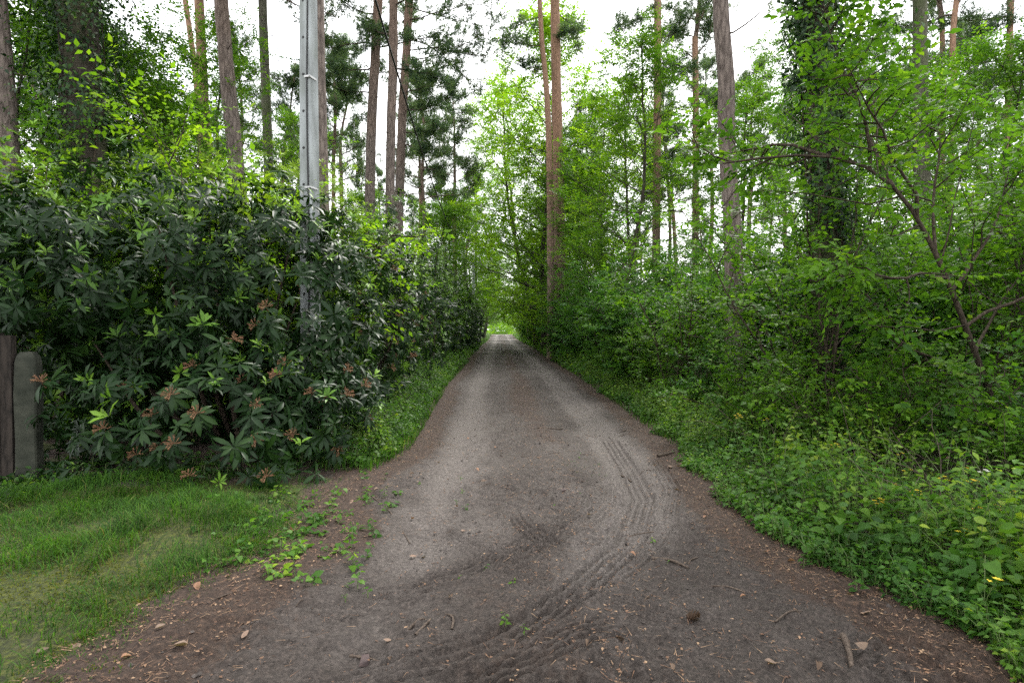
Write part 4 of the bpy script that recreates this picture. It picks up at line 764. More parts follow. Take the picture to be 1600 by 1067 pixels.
# ------------------------------------------------------------------ concrete pole, wires, posts
def utility_pole(x, y, h, w, rz, label, detail=True):
    o = empty('utility_pole', (x, y, hz(x, y) - .1), rz); tag(o, label, 'pole'); g = G()
    zs = np.linspace(0, h, 14); c = .022; k = 1 - .28 * zs / h
    prof = np.array([(-w + c, -w), (w - c, -w), (w, -w + c), (w, w - c), (w - c, w), (-w + c, w), (-w, w - c), (-w, -w + c)])
    V = np.concatenate([np.c_[prof * kk, np.full(8, z)] for kk, z in zip(k, zs)]); i = np.arange(13)[:, None] * 8; j = np.arange(8); q = (j + 1) % 8
    g.add(V, np.stack([i + j, i + q, i + 8 + q, i + 8 + j], -1).reshape(-1, 4), .5, 0, False); g.add(V[-8:], [[0, 1, 2, 3], [0, 3, 4, 7], [4, 5, 6, 7]], .5, 0, False)
    shaft = link('shaft', g.mesh('shaft', [M['concrete']]), o)
    if detail:
        for n, z in enumerate(np.arange(2.1, h - .3, .5)):
            g = G(); kk = 1 - .28 * z / h; tube(g, [(-w * kk * .999 + .012, w * .15, z), (-w * kk - .004, w * .15, z)], [.02, .018], 10); link('hole_disc', g.mesh('hole_disc', [M['rubber']]), shaft)  # black discs added on the face in place of its open holes
        g = G(); zs = np.linspace(.6, h - .2, 40); kk = 1 - .28 * zs / h
        tube(g, np.stack([-w * kk - .012 , -w * kk * .62 + .012 * np.sin(zs * 1.7), zs], 1), .011, 6); cable = link('cable', g.mesh('cable', [M['rubber']]), o)
        for z in (3.55, 5.05, 2.75, 6.6):
            kk = 1 - .28 * z / h; g = G(); box(g, (-w * kk - .03, -w * kk - .012, z - .012), (-w * kk + .0, -w * kk * .2, z + .012)); box(g, (-w * kk - .03, -w * kk - .014, z - .012), (w * kk * .3, -w * kk - .002, z + .012)); link('clamp', g.mesh('clamp', [M['metal']]), cable)
    for s in (-1, 1):
        g = G(); tube(g, [(0, 0, h - .3), (0, s * .02 - .12 * 0, h + .02), (s * .12, 0, h + .16)], .012, 6); tube(g, [(s * .12, 0, h + .12), (s * .12, 0, h + .2)], [.03, .025], 10); link('insulator', g.mesh('insulator', [M['metal']]), o)
    return o
# two faces of the pole show: its corner is turned to the camera
utility_pole(-2.63, 8.0, 9.2, .112, R(70), 'white weathered concrete utility pole with black cable behind the front rhododendron')
utility_pole(-2.55, 57, 9.0, .13, R(20), 'pale thin utility pole far along the track hedge', detail=False)
g = G(); t = np.linspace(0, 1, 60); Yw = 8 + t * 49; tube(g, np.stack([-2.6 + .05 * t, Yw, 9.25 - .1 * t - 2.9 * 4 * t * (1 - t) * .8], 1), .024, 6)
tag(link('overhead_wire', g.mesh('overhead_wire', [M['rubber']])), 'black overhead wire sagging along the left side of the track', 'wire')
# fence posts at the left
g = G(); gw = G()
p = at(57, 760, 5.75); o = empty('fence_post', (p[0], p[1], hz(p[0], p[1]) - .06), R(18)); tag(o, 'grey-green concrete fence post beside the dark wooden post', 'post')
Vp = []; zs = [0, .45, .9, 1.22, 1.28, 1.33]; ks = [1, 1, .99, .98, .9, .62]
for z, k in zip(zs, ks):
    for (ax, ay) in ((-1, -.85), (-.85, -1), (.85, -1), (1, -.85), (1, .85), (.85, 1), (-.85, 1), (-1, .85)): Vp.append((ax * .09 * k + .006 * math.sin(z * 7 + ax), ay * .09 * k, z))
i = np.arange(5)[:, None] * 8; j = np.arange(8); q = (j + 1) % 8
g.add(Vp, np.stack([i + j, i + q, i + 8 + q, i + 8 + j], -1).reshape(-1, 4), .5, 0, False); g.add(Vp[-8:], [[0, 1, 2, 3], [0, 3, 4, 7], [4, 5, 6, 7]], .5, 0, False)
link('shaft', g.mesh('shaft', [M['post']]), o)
p = at(8, 765, 5.65); o = empty('gate_post', (p[0], p[1], hz(p[0], p[1]) - .05), R(12)); tag(o, 'dark wooden gate post at the left edge', 'post')
for k, (x0, x1, dz) in enumerate(((-.16, -.056, 0), (-.052, .05, .015), (.054, .15, -.01))):
    g = G(); box(g, (x0, -.05 + .004 * k, 0), (x1, .05, 1.5 + dz)); link('plank', g.mesh('plank', [M['darkwood']]), o)
g = G(); box(g, (-.17, .052, .3), (.16, .09, .42)); box(g, (-.17, .052, 1.1), (.16, .09, 1.22)); link('rail', g.mesh('rail', [M['darkwood']]), o)

# ------------------------------------------------------------------ herbs, grass, ground cover
def herb_leaves(rg, x, y, h, K, size, z0=0, spread=1.0, zs=None):
    n = len(x); t = np.linspace(.2, 1, K)[None] * np.ones((n, 1)) + rg.uniform(-.06, .06, (n, K)); az = np.arange(K)[None] * 2.4 + rg.uniform(0, 6.28, (n, 1)) + rg.normal(0, .3, (n, K))
    bend = rg.normal(0, .22, (n, 2)); zz = height(x, y) if zs is None else zs
    px = x[:, None] + bend[:, :1] * h[:, None] * t ** 2; py = y[:, None] + bend[:, 1:] * h[:, None] * t ** 2; pz = zz[:, None] + h[:, None] * t
    out = np.stack([np.cos(az), np.sin(az), np.zeros_like(az)], -1); st = size[:, None] * rg.uniform(.6, 1.1, (n, K)); off = st * .35 * spread
    P = np.stack([px, py, pz], -1) + out * off[..., None]; D = out + np.stack([np.zeros_like(az), np.zeros_like(az), rg.uniform(-.7, .5, (n, K))], -1)
    U_ = np.array([0, 0, 1.]) + out * -.1 + rg.normal(0, .45, (n, K, 3)); tint = np.clip(rg.uniform(0, .35, (n, 1)) + rg.uniform(0, .35, (n, K)) + .5 * (noise(x * 1.6 + 30, y * 1.6, 77)[:, None] - .15) + .08 * (t - .5) + .35 * (rg.uniform(0, 1, (n, K)) < .015), 0, 1)
    stem = (np.stack([x, y, zz - .02], 1), np.stack([x + bend[:, 0] * h * .3, y + bend[:, 1] * h * .3, zz + h * .55], 1), np.stack([x + bend[:, 0] * h, y + bend[:, 1] * h, zz + h], 1))
    return P.reshape(-1, 3), D.reshape(-1, 3), U_.reshape(-1, 3), st.ravel(), tint.ravel(), stem
def stems(g, st, mat=0, w=.003):
    a, b, c = st; s = np.array([1., .3, 0]) * w
    V = np.stack([a - s, a + s, b + s, b - s, c], 1); n = len(a); k = np.arange(n)[:, None] * 5
    g.add(V.reshape(-1, 3), k + np.array([[0, 1, 2, 3]]), .3, mat); g.n = g.n
    g.add(V.reshape(-1, 3), k + np.array([[3, 2, 4]]), .3, mat)
def scatter(rg, n, y0, y1, fn_lo, fn_hi, gamma=1.0):
    y = y0 * (y1 / y0) ** rg.uniform(0, 1, n); u = rg.uniform(0, 1, n) ** gamma; lo = fn_lo(y); return lo + (fn_hi(y) - lo) * u, y
def ground_cover(name, label, rg, x, y, h, K, size, shape, material='herb', kind='stuff', w=.003):
    P, D, U_, S, tint, st = herb_leaves(rg, x, y, h, K, size); g = G(); put_leaves(g, P, D, U_, S, shape, tint); stems(g, st, 1, w)
    return tag(link(name, g.mesh(name, [M[material], M['green_stem']])), label, None, None, kind)
def grass(name, label, rg, x, y, L, w=.0035, kind='stuff', lean=.6, z=None):
    n = len(x); az = 14 * noise(x * 1.3, y * 1.3, 88) + rg.normal(0, .9, n); d = np.stack([np.cos(az), np.sin(az)], 1) * rg.uniform(.1, lean, n)[:, None] + np.array([.12, -.12]); s = np.stack([-np.sin(az), np.cos(az), np.zeros(n)], 1) * w
    zz = (height(x, y) if z is None else z) - .01; a = np.stack([x, y, zz], 1); ld = lambda t, q: a + np.c_[d * (L * t ** 1.8)[:, None], L * q]
    one = np.ones(n); b = ld(one * .45, .48 * one); c = ld(one * .8, .78 * one); e = ld(one * 1.05, .86 * one - .25 * np.hypot(d[:, 0], d[:, 1]))
    V = np.stack([a - s, a + s, b + s * .9, b - s * .9, c + s * .6, c - s * .6, e], 1); k = np.arange(n)[:, None] * 7; g = G(); tint = np.clip(rg.uniform(0, .88, n) + (rg.uniform(0, 1, n) < .05) * .3, 0, 1)
    g.add(V.reshape(-1, 3), (k[:, None] + np.array([[0, 1, 2, 3], [3, 2, 4, 5]])[None]).reshape(-1, 4), np.repeat(tint, 2)); g.n -= len(V) * 7; v0 = g.V.pop(); g.add(v0, k + np.array([[5, 4, 6]]), tint); 
    # both face blocks index the same vertices
    return tag(link(name, g.mesh(name, [M['grass']])), label, None, None, kind)
edge = lambda y: XR(y) + .14 + 1.1 * fbm(y * 1.4, y * 0 + 4, 5, 4)
rg = np.random.default_rng(111)
# right verge, near to far
x, y = scatter(rg, 1700, 2.1, 7.5, edge, lambda y: XR(y) + 2.9, 1.15); h = .10 + .42 * sstep(0, .8, x - edge(y)) * rg.uniform(.3, 1.2, len(x)) * (.25 + 1.5 * noise(x * 1.5, y * 1.5, 18) ** 1.3); den = noise(x * 1.2, y * 1.2, 8) + .6 * sstep(1.5, .3, x - XR(y)) - .3 * sstep(1.3, 2.2, x - XR(y)) * sstep(3.6, 4.6, y); k = den > .40
ground_cover('ground_cover', 'leafy green ground cover along the near right verge', rg, x[k], y[k], h[k], 9, rg.uniform(.045, .1, k.sum()), L6)
x, y = scatter(rg, 2600, 2.1, 9, lambda y: edge(y) - .06, lambda y: XR(y) + 2.2, 1.6)
ground_cover('ground_cover', 'small-leaved green weeds edging the near right of the track', rg, x, y, rg.uniform(.05, .22, len(x)), 6, rg.uniform(.03, .055, len(x)), L4)
x, y = scatter(rg, 900, 2.4, 10, lambda y: edge(y) + .02, lambda y: XR(y) + 3.0, 1.0); k = noise(x * 1.1 + 5, y * 1.1, 58) > .52; x, y = x[k], y[k]
ground_cover('ground_cover', 'pale yellow-green weeds mixed into the right verge', rg, x, y, (.2 + .35 * sstep(0, .9, x - edge(y))) * rg.uniform(.5, 1.3, len(x)), 12, rg.uniform(.03, .065, len(x)), L6, material='pale_herb')
x, y = scatter(rg, 90, 2.2, 4.4, lambda y: edge(y) + .1, lambda y: XR(y) + 1.8)
ground_cover('ground_cover', 'broad soft leaves at the lower right corner of the verge', rg, x, y, rg.uniform(.15, .38, len(x)), 6, rg.uniform(.07, .115, len(x)), LH, material='herb')
x, y = scatter(rg, 120, 3, 11, lambda y: edge(y) + .3, lambda y: XR(y) + 3.4); 
ground_cover('ground_cover', 'tall narrow-leaved weeds standing in the right verge', rg, x, y, rg.uniform(.4, .85, len(x)), 16, rg.uniform(.06, .11, len(x)), RH4, material='herb', w=.004)
x, y = scatter(rg, 600, 2.2, 9, lambda y: edge(y) - .1, lambda y: XR(y) + 2.8)
grass('grass', 'thin grass blades and dry stalks in the right verge', rg, x, y, rg.uniform(.1, .4, len(x)), .0022, lean=.9)
x, y = scatter(rg, 1400, 7, 24, lambda y: edge(y) + .05, lambda y: XR(y) + 1.2)
ground_cover('ground_cover', 'pale weeds along the middle right edge of the track', rg, x, y, rg.uniform(.12, .5, len(x)), 11, rg.uniform(.04, .075, len(x)), L4, material='pale_herb')
x, y = scatter(rg, 2600, 7, 24, lambda y: edge(y), lambda y: XR(y) + 3.0, 1.3); h = .15 + .5 * sstep(0, 1.0, x - edge(y)) * rg.uniform(.4, 1.2, len(x))
ground_cover('ground_cover', 'tall pale green weeds right of the track in the middle distance', rg, x, y, h, 10, rg.uniform(.06, .1, len(x)), L4)
x, y = scatter(rg, 2400, 20, 120, lambda y: XR(y) + .1, lambda y: XR(y) + 3.5, 1.2); h = .2 + .5 * rg.uniform(0, 1, len(x))
ground_cover('ground_cover', 'distant verge weeds right of the track', rg, x, y, h, 9, rg.uniform(.12, .2, len(x)), L2, w=.006)
x, y = scatter(rg, 2600, 6, 40, lambda y: XR(y) + 2.6, lambda y: XR(y) + 3 + y * .8); h = .15 + .5 * rg.uniform(0, 1, len(x)) ** 2
ground_cover('ground_cover', 'low undergrowth beneath the trees on the right', rg, x, y, h, 8, rg.uniform(.08, .14, len(x)), L2, material='deep')
# left verge
ledge = lambda y: XL(y) - .1 - .2 * fbm(y * 1.5, y * 0 + 7, 6, 3)
x, y = scatter(rg, 1500, 6.6, 22, lambda y: XL(y) - 1.1, ledge, .7); h = .1 + .4 * sstep(0, .6, ledge(y) - x) * rg.uniform(.4, 1.2, len(x))
ground_cover('ground_cover', 'fresh green weeds between hedge and track on the left', rg, x, y, h, 9, rg.uniform(.045, .085, len(x)), L4, material='herb')
x, y = scatter(rg, 1300, 20, 120, lambda y: XL(y) - 1.6, ledge); h = .15 + .4 * rg.uniform(0, 1, len(x))
ground_cover('ground_cover', 'distant verge weeds left of the track', rg, x, y, h, 8, rg.uniform(.1, .17, len(x)), L2, w=.006)
x, y = scatter(rg, 1700, 8, 60, lambda y: -4 - y * .8, lambda y: XL(y) - 2.4); h = .15 + .6 * rg.uniform(0, 1, len(x)) ** 2
ground_cover('ground_cover', 'low undergrowth beneath the trees on the left', rg, x, y, h, 8, rg.uniform(.1, .16, len(x)), L2, material='deep')
x, y = np.concatenate([rg.normal(-1.7, .35, 70), rg.normal(-1.45, .25, 40), rg.normal(-4.6, .35, 50)]), np.concatenate([rg.normal(4.9, .5, 70), rg.normal(4.15, .3, 40), rg.normal(5.45, .2, 50)])
ground_cover('ground_cover', 'small clover-like weeds at the lawn edge', rg, x, y, rg.uniform(.03, .12, len(x)), 7, rg.uniform(.035, .06, len(x)), LH)
x = rg.uniform(-5.6, -2.2, 260); y = rg.uniform(5.4, 6.6, 260) + .28 * (x + 4)
ground_cover('ground_cover', 'dark creeping weeds under the edge of the front rhododendron', rg, x, y, rg.uniform(.03, .16, len(x)), 8, rg.uniform(.04, .08, len(x)), L6, material='ivy')
x, y = rg.uniform(-2.3, 1.2, 130), rg.uniform(2.6, 7.5, 130); k = noise(x * 1.7, y * 1.7, 4) > .66
ground_cover('ground_cover', 'scattered seedlings on the mud of the track', rg, x[k], y[k], rg.uniform(.02, .05, k.sum()), 5, rg.uniform(.02, .035, k.sum()), L6)

gz = lambda x, y: np.where(x < XL(y) - .25, lawn_z(x, y), height(x, y) + .004)
n = 76000; x = rg.uniform(-6.2, -1.1, n); y = rg.uniform(2.2, 6.5, n); gl = lawn_x(y) - x
lush = sstep(-.2, .5, gl + .7 * fbm(x * 2, y * 2, 23, 3)) * (.12 + .88 * sstep(2.6, 4.2, y + 1.3 * fbm(x * 1.5, y * 1.5, 29, 3) + .12 * (x + 3))) * sstep(6.4, 5.6, y - .28 * (x + 3.2))
k = rg.uniform(0, 1, n) < .38 * sstep(-.2, .3, gl) * sstep(.25, .6, noise(x * 2.5, y * 2.5, 44)) * sstep(4.2, 3.4, y) + .9 * lush * sstep(.12, .6, .6 * noise(x * 5, y * 5, 45) + .4 * noise(x * 1.6, y * 1.6, 46)); x, y, lush = x[k], y[k], lush[k]
grass('grass', 'soft green grass on the lawn before the rhododendron', rg, x, y, (.025 + .15 * lush * (.1 + noise(x * 2.6, y * 2.6, 33) ** 1.4)) * rg.uniform(.5, 1.4, len(x)), .0022, lean=1.6, z=gz(x, y))
n = 32000; x = rg.uniform(-4.3, -1.4, n); y = 2.3 + 2.0 * rg.uniform(0, 1, n) ** 1.3; gl = lawn_x(y) - x; k = rg.uniform(0, 1, n) < sstep(-.25, .3, gl + .8 * fbm(x * 2.5, y * 2.5, 47, 3)) * sstep(.3, .6, noise(x * 3, y * 3, 48)); x, y = x[k], y[k]
gm = grass('moss', 'low yellow-green moss on the lawn corner', rg, x, y, rg.uniform(.012, .026, len(x)), .0035, lean=1.2, z=gz(x, y)); gm.data.materials[0] = M['moss']
x, y = np.concatenate([rg.normal(.75, .16, 260), rg.normal(.5, .1, 60), rg.uniform(.55, 1.0, 500)]), np.concatenate([rg.normal(6.5, .3, 260), rg.normal(6.0, .15, 60), rg.uniform(20, 60, 500)])
grass('grass', 'thin grass tufts on the middle strip of the track', rg, x, y, rg.uniform(.02, .06, len(x)), .003)
x, y = scatter(rg, 5000, 6.4, 30, lambda y: XL(y) - .7, lambda y: XL(y) + .02, .8)
grass('grass', 'grass fringe along the left edge of the track', rg, x, y, rg.uniform(.06, .22, len(x)), .004)
x, y = scatter(rg, 4500, 6.5, 40, lambda y: XR(y) - .02, lambda y: XR(y) + .7, 1.2)
grass('grass', 'grass fringe along the right edge of the track', rg, x, y, rg.uniform(.05, .2, len(x)), .004)

# single herbs that stand out on the right verge
HB_LEAVES = leaf_variants('herb_leaf', LH, M['herb'], 6)
def flower_mesh(m):
    g = G(); rg = np.random.default_rng(3)
    for c in ((0, 0, 0), (.018, .01, -.008), (-.014, .012, -.012)):
        for k in range(6):
            a = k * 1.047; d = np.array([[math.cos(a), math.sin(a), .35]]); put_leaves(g, np.array([c]), d, np.array([[0, 0, 1.]]), np.array([.012]), L2, rg.uniform(), wid=1.3)
    return g.mesh('flower', [m])
FLOWER = {'yellow': flower_mesh(M['yellow']), 'white': flower_mesh(M['white'])}
def herb_thing(px, py, Y, h, size, K, label, flower=None, group=None, seed=0):
    rg = np.random.default_rng(seed); p = at(px, py, Y); x = np.array([p[0]]); y = np.array([Y])
    P, D, U_, S, tint, st = herb_leaves(rg, x, y, np.array([h]), K, np.array([size])); o = empty('flowering_herb' if flower else 'herb_plant', (p[0], Y, hz(p[0], Y))); L0 = np.array(o.location); tag(o, label, 'herb', group)
    leaf_objects(o, range(len(P)), P, D, U_, S, HB_LEAVES, np.clip(tint, 0, .99)); g = G(); tube(g, resample([q[0] for q in st], 6), np.linspace(.004, .002, 6), 5); link('stem', g.mesh('stem', [M['green_stem']], L0), o)
    if flower:
        tip = st[2][0] - L0
        for q in range(1 + (seed % 2)): f = link('flower', FLOWER[flower], o, tuple(tip + np.array([.03 * q, .02 * q, .012 - .03 * q]))); f.scale = (1.8,) * 3
for k, (px, py) in enumerate([(1410, 720), (1450, 805), (1560, 790), (1580, 855), (1540, 780), (1490, 635), (1505, 640), (1452, 632), (1470, 640), (1290, 700), (1190, 655), (1140, 645), (1275, 665), (1400, 825), (1430, 795), (1510, 895), (1555, 955), (1485, 775), (1525, 750), (1592, 800), (1425, 745), (1535, 850)]):
    Y = np.interp(py, [630, 700, 800, 960], [7.0, 5.6, 4.4, 3.0]); hh = max(.25, CAMH + (515 - py) / 889 * Y - .05)
    herb_thing(px, py, Y, hh, .06, 9, 'slender herb with small yellow flowers on the right verge', 'yellow', 'yellow-flowered herbs on the right verge', k)
herb_thing(1582, 790, 4.1, .42, .06, 9, 'herb with tiny white flowers at the right edge', 'white', seed=40)
for k, (px, Y, h, s, lb) in enumerate([(1560, 3.0, .34, .095, 'big-leaved pale herb at the lower right corner of the verge'), (1225, 4.55, .16, .06, 'small seedling clump just out on the mud beside the verge'), (1265, 3.75, .07, .05, 'tiny weed alone on the mud below the right verge'), (1352, 3.4, .1, .055, 'thin weed at the edge of the right verge'), (1225, 5.2, .5, .09, 'tall five-leaved seedling sticking up from the right verge'),
                                     (620, 7.0, .3, .07, 'leafy weed at the hedge foot on the left of the track'), (560, 6.7, .28, .07, 'weed beside the front rhododendron foot, right side')]):
    herb_thing(px, 700, Y, h, s, 8, lb, seed=60 + k)

# ------------------------------------------------------------------ litter on the track
DRY = []
for k in range(6):
    v, f = mirror_leaf([(.16, .12, .05), (.27, .38, .09), (.22, .66, .07), (.09, .88, .02)], [0, .0, -.02, -.05, -.1]); v = v.copy(); v[:, 2] += .25 * np.abs(v[:, 0]) + .5 * (v[:, 0] * 2) ** 2 * (1 if k % 2 else -.35) + .16 * np.sin(v[:, 1] * 3 + k); v[:, 0] *= .8 + .1 * k; v[:, 0] += .08 * np.sin(v[:, 1] * 4 + 2 * k); g = G(); g.add(v, f, (k + .5) / 6)
    DRY.append(g.mesh('fallen_leaf', [M['dryleaf']]))
def dry_leaf(x, y, s, k, label, group=None, z=None):
    rg = np.random.default_rng(int(abs(x) * 1000 + y * 77)); o = link('fallen_leaf', DRY[k], None, (x, y, (path_z(x, y) if z is None else z) + .012)); o.rotation_euler = (rg.normal(0, .22), rg.normal(0, .22), rg.uniform(0, 6.28)); s *= .8; o.scale = (s * 1.1, s, s); tag(o, label, 'leaf', group)
for px, py, s, k, lb in [(295, 1010, .085, 3, 'pale pink-brown dead leaf upright at the lower left of the mud'), (376, 1000, .07, 4, 'curled tan dead leaf right of the pale one at lower left'), (455, 832, .1, 5, 'orange-brown dead leaf among weeds at the lawn edge'), (750, 757, .11, 3, 'lone pale leaf in the middle of the track'), (190, 905, .06, 3, 'small tan leaf lying in the lawn grass'),
                         (1365, 1045, .11, 3, 'large tan leaf pair at the lower right mud edge'), (1290, 1052, .07, 1, 'reddish leaf at the bottom right of the track'), (610, 1005, .05, 4, 'small orange leaf left of the track middle, near the bottom'), (130, 1013, .09, 4, 'tan leaf in moss at the lower left corner'), (60, 1025, .09, 3, 'pale leaf in moss near the left bottom edge'), (918, 815, .05, 3, 'small pale leaf on the right part of the track'), (1490, 720, .08, 3, 'yellowish leaf caught on herbs at the right'), (415, 880, .07, 3, 'pale leaf at the muddy corner below the weeds'), (1052, 738, .1, 3, 'tan leaf by the right verge of the track'), (85, 760, .1, 5, 'orange dead leaf at the rhododendron foot')]:
    Y = CAMH * 889 / (py - 515); x = (px - 780) / 889 * Y
    if py == 720: Y = 5.4; x = (px - 780) / 889 * Y; dry_leaf(x, Y, s, k, lb, z=at(px, py, Y)[2] - .01)
    else: dry_leaf(x, Y, s, k, lb)
rg = np.random.default_rng(121)
for k in range(85):
    right = k % 2; Y = 2.5 * (11 / 2.5) ** rg.uniform(); x = (XR(Y) - abs(rg.normal(.12, .35)) if right else XL(Y) + abs(rg.normal(.25, .5)) - .15) if k % 5 else rg.uniform(-1, 1.6)
    lb = 'small dead leaf scattered on the %s' % ('right edge of the track' if k % 5 and right else 'left edge of the track' if k % 5 else 'middle of the track')
    dry_leaf(float(x), float(Y), rg.uniform(.03, .07), int(rg.integers(0, 6)), lb, 'dead leaves on the ' + lb[33:])
def stick(pts, r, label, group=None, name='stick'):
    P = np.array([(x, y, path_z(x, y) + r * .7 + dz) for x, y, dz in pts]); P = resample(P, 9); b = P[0].copy(); g = G(); P2 = P - b; rr = np.linspace(r, r * .6, 9); tube(g, P2, rr, 7, rough=.2, seed=int(b[1] * 100)); o = link(name, g.mesh(name, [M['stick']]), None, tuple(b)); return tag(o, label, 'stick', group)
def gp(px, py): Y = CAMH * 889 / (py - 515); return ((px - 780) / 889 * Y, Y)
def st(a, b, r, label, bend=.02, group=None):
    (x0, y0), (x1, y1) = gp(*a), gp(*b); stick([(x0, y0, 0), ((x0 + x1) / 2 + bend, (y0 + y1) / 2 + bend, .006), (x1, y1, 0)], r, label, group)
st((1022, 878), (1080, 898), .012, 'straight brown stick on the right wheel track')
st((972, 740), (988, 748), .012, 'short forked stick right of the grass tufts')
st((1330, 1010), (1345, 1060), .018, 'thick bark stick at the lower right mud edge')
st((648, 1000), (672, 978), .009, 'thin dark twig slanting near the bottom middle-left')
st((636, 985), (662, 972), .01, 'twig lying just above the slanting dark twig')
st((545, 1018), (600, 1035), .007, 'dark curved twig next to the dark stone chip')
st((570, 770), (640, 840), .006, 'long thin twig at the left edge of the mud', .05)
st((1030, 718), (1056, 712), .018, 'dark stick lying against the right verge')
st((840, 672), (880, 674), .012, 'dark twig across the track in the middle distance')
st((1220, 985), (1262, 972), .006, 'thin twig on the right mud near the verge')
st((705, 985), (700, 965), .008, 'small upright-looking twig near the bottom middle')
st((1440, 780), (1595, 742), .012, 'dead brown stick lying under the right shrubs', .06)
rg = np.random.default_rng(131)
for k in range(26):
    Y = 2.5 * (9 / 2.5) ** rg.uniform(); x = rg.uniform(XL(Y) + .1, XR(Y) - .05); a = rg.uniform(0, 6.28); L = rg.uniform(.06, .22)
    stick([(x, Y, 0), (x + .5 * L * math.cos(a), Y + .5 * L * math.sin(a) + .01, .004), (x + L * math.cos(a + .15), Y + L * math.sin(a + .15), 0)], rg.uniform(.003, .006), 'small dead twig scattered on the mud', 'small twigs scattered on the mud', 'twig')
def chip(px, py, s, label):
    x, y = gp(px, py); rg = np.random.default_rng(px); g = G(); V = np.array([(sx, sy, sz) for sz in (0, 1) for sx, sy in ((-1, -.6), (.9, -.7), (1, .5), (-.8, .7))], float) * [s, s, s * .55] + rg.normal(0, s * .1, (8, 3)); g.add(V, [[3, 2, 1, 0], [4, 5, 6, 7], [0, 1, 5, 4], [1, 2, 6, 5], [2, 3, 7, 6], [3, 0, 4, 7]], .5, 0, False)
    o = link('stone_chip', g.mesh('stone_chip', [M['brick']]), None, (x, y, path_z(x, y) - .004)); o.rotation_euler = (0, 0, rg.uniform(0, 3)); tag(o, label, 'stone')
chip(568, 1028, .036, 'dark flat stone chip lying in the mud at the lower left')
chip(880, 782, .025, 'small black stone in the middle of the track')
def pine_cone(px, py, s, label):
    x, y = gp(px, py); g = G(); n = 46; k = np.arange(n); t = k / n; az = k * 2.4; r = np.sin(math.pi * (.12 + .83 * t)) * .5; P = np.stack([np.cos(az) * r * .5, np.sin(az) * r * .5, t], 1) * s * 1.3; D = np.stack([np.cos(az), np.sin(az), np.full(n, .7)], 1)
    tube(g, np.array([(0, 0, 0), (0, 0, .5), (0, 0, 1.1)]) * s * 1.1, np.array([.25, .32, .1]) * s, 8, tint=.1); put_leaves(g, P, D, np.tile([0, 0, 1.], (n, 1)), np.full(n, s * .42), L6, .15, wid=1.3)
    o = link('pine_cone', g.mesh('pine_cone', [M['dryleaf']]), None, (x, y, path_z(x, y) + s * .3)); o.rotation_euler = (R(80), 0, R(px % 90)); tag(o, label, 'pine cone')
pine_cone(1078, 982, .05, 'dark pine cone on the right part of the mud'); pine_cone(962, 1018, .035, 'small pine cone near the bottom middle of the track')
# dead needles, bits of bark and mud clods nobody could count
n = 20000; Y = 2.3 * (16 / 2.3) ** rg.uniform(0, 1, n); X = rg.uniform(XL(Y) - .3, XR(Y) + .2); a = np.minimum(X - XL(Y), XR(Y) - X); k = rg.uniform(0, 1, n) < .14 + .8 * sstep(.7, .1, a) + .4 * np.exp(-((X - .6) / .4) ** 2); X, Y = X[k], Y[k]
Zp = np.array([path_z(a_, b_) for a_, b_ in zip(X, Y)]); n = len(X); az = rg.uniform(0, 6.28, n); D = np.stack([np.cos(az), np.sin(az), rg.normal(0, .12, n)], 1)
g = G(); put_leaves(g, np.stack([X, Y, Zp + .006], 1), D, np.tile([0, 0, 1.], (n, 1)), rg.uniform(.02, .06, n) * (1 + Y / 16), NEEDLE, rg.uniform(0, 1, n), wid=.55)
n2 = 6500; i2 = rg.integers(0, n, n2); az = rg.uniform(0, 6.28, n2); put_leaves(g, np.stack([X[i2], Y[i2], Zp[i2] + .008], 1) + np.c_[rg.normal(0, .03, (n2, 2)), np.zeros(n2)], np.stack([np.cos(az), np.sin(az), rg.normal(0, .15, n2)], 1), np.array([0, 0, 1.]) + rg.normal(0, .2, (n2, 3)), rg.uniform(.008, .026, n2), L2, rg.uniform(0, 1, n2))
tag(link('needle_litter', g.mesh('needle_litter', [M['needle_litter']])), 'brown pine needles and bark crumbs strewn on the track', kind='stuff')
ico = np.array([(0, 0, 1), (.9, 0, .3), (.28, .85, .35), (-.72, .53, .3), (-.72, -.53, .35), (.28, -.85, .3), (0, 0, -.5)], float); fi = [(0, 1, 2), (0, 2, 3), (0, 3, 4), (0, 4, 5), (0, 5, 1), (6, 2, 1), (6, 3, 2), (6, 4, 3), (6, 5, 4), (6, 1, 5)]
n = 3600; Y = 2.3 * (9 / 2.3) ** rg.uniform(0, 1, n); X = rg.uniform(XL(Y) + .1, XR(Y) + .1); k = noise(X * 1.3, Y * 1.3, 61) + .3 * noise(X * 5, Y * 5, 62) > .62; X, Y = X[k], Y[k]; n = len(X); Zp = np.array([path_z(a_, b_) for a_, b_ in zip(X, Y)])
s = rg.uniform(.002, .009, n) * (1 + 1.2 * (rg.uniform(0, 1, n) < .07)); V = np.stack([X, Y, Zp], 1)[:, None] + ico[None] * s[:, None, None] * rg.uniform(.7, 1.3, (n, 7, 3)); g = G(); g.add(V.reshape(-1, 3), (np.array(fi)[None] + (np.arange(n) * 7)[:, None, None]).reshape(-1, 3), .5, 0, False)
tag(link('mud', g.mesh('mud', [M['clod']])), 'crumbs and clods of dark mud on the track', kind='stuff')

# dead twigs under the right shrubs
g = G(); rg = np.random.default_rng(141)
for k in range(320):
    Y = rg.uniform(4.0, 13); x = XR(Y) + rg.uniform(1.0, 4.5); a = rg.uniform(0, 6.28); tube(g, curve(rg, (x, Y, hz(x, Y) + rg.uniform(.0, .1)), (math.cos(a), math.sin(a), rg.uniform(.1, 1.1)), rg.uniform(.5, 1.4), 6, -.03, .2), np.linspace(.006, .002, 7), 4)
tag(link('brushwood_litter', g.mesh('brushwood_litter', [M['stick']])), 'tangle of dead twigs under the right-hand shrubs', kind='stuff')

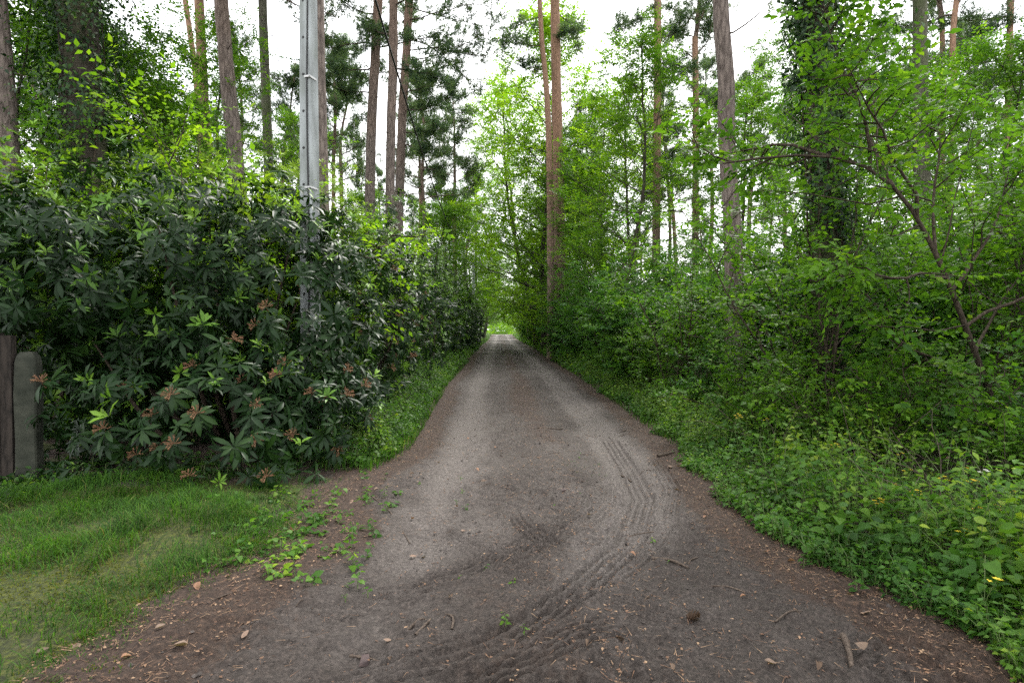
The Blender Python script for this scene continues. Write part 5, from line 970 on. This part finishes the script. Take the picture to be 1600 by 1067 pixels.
# ------------------------------------------------------------------ far wood that reads as one mass
rg = np.random.default_rng(151); g = G(); n = 18000; ang = rg.uniform(-1.0, 1.0, n); dist = rg.uniform(95, 170, n); x = dist * np.tan(ang) * .9 + .5; top = 5 + 6 * noise(x * .06 + 3, dist * .03, 2); k = np.abs(x - .6) > 3.2 + .012 * dist; x, dist, top = x[k], dist[k], top[k]; n = len(x)
P = np.stack([x, dist, top * rg.uniform(0, 1, n) ** .8], 1); put_leaves(g, P, rg.normal(0, 1, (n, 3)), np.array([0, 0, 1.]) + rg.normal(0, .5, (n, 3)), rg.uniform(.5, 1.0, n), L2, rg.uniform(0, 1, n))
n = 7000; Y = rg.uniform(130, 290, n); s = rg.choice([-1, 1], n); P = np.stack([.7 + s * rg.uniform(0, 1, n) ** .7 * 9, Y, rg.uniform(0, 11, n)], 1); P[:, 2] = np.where(np.abs(P[:, 0] - .7) < 2.4, 2.2 + P[:, 2] * .8, P[:, 2]); put_leaves(g, P, rg.normal(0, 1, (n, 3)), rg.normal(0, .5, (n, 3)) + np.array([0, 0, 1.]), rg.uniform(.4, .9, n), L2, rg.uniform(.2, 1, n))
n = 4000; P = np.stack([rg.uniform(-9, 11, n), rg.uniform(262, 300, n), rg.uniform(-1, 14, n)], 1); put_leaves(g, P, rg.normal(0, 1, (n, 3)), rg.normal(0, .5, (n, 3)) + np.array([0, 0, 1.]), rg.uniform(.5, 1.0, n), L2, rg.uniform(.3, 1, n))
n = 3500; P = np.stack([rg.uniform(-4, 6, n), rg.uniform(236, 262, n), rg.uniform(-1, 5, n)], 1); put_leaves(g, P, rg.normal(0, 1, (n, 3)), rg.normal(0, .5, (n, 3)) + np.array([0, 0, 1.]), rg.uniform(.4, .8, n), L2, rg.uniform(.3, 1, n))
tag(link('far_forest', g.mesh('far_forest', [M['beech']])), 'far-off wood closing the view behind the trees', kind='stuff')
ORD = 'first second third fourth fifth sixth seventh eighth ninth tenth eleventh twelfth thirteenth fourteenth fifteenth sixteenth seventeenth eighteenth nineteenth twentieth twenty-first twenty-second twenty-third'.split()
for grp, phrase, far in (('distant pines left of the pole', 'from the left among the slender distant pines left of the pole', 0), ('distant pines between pole and track', 'from the left among the slender distant pines between pole and track', 0),
        ('distant pines right of the track', 'from the left among the slender distant pines right of the track', 0), ('distant pines behind the shrubs', 'from the left among the slender pines behind the bright right shrubs', 0),
        ('yellow-flowered herbs on the right verge', 'from the left among the yellow-flowered herbs on the right verge', 0), ('shrubs right of the track beyond the pine pair', 'going away of the roadside shrubs right of the far track', 1),
        ('shrubs behind the far hedge', 'going away of the green shrubs behind the far hedge', 1), ('shrubs deep among the right pines', 'going away of the shrubs among the right pines', 1), ('shrubs deep among the left pines', 'going away of the shrubs among the left pines', 1),
        ('far trees lining the track, left', 'going away of the far trees lining the track on the left', 1), ('far trees lining the track, right', 'going away of the far trees lining the track on the right', 1)):
    mem = sorted([o for o in COL.objects if o.get('group') == grp], key=lambda o: o.location.y if far else o.location.x / o.location.y)
    for k, o in enumerate(mem): o['label'] = ORD[k] + ' ' + phrase
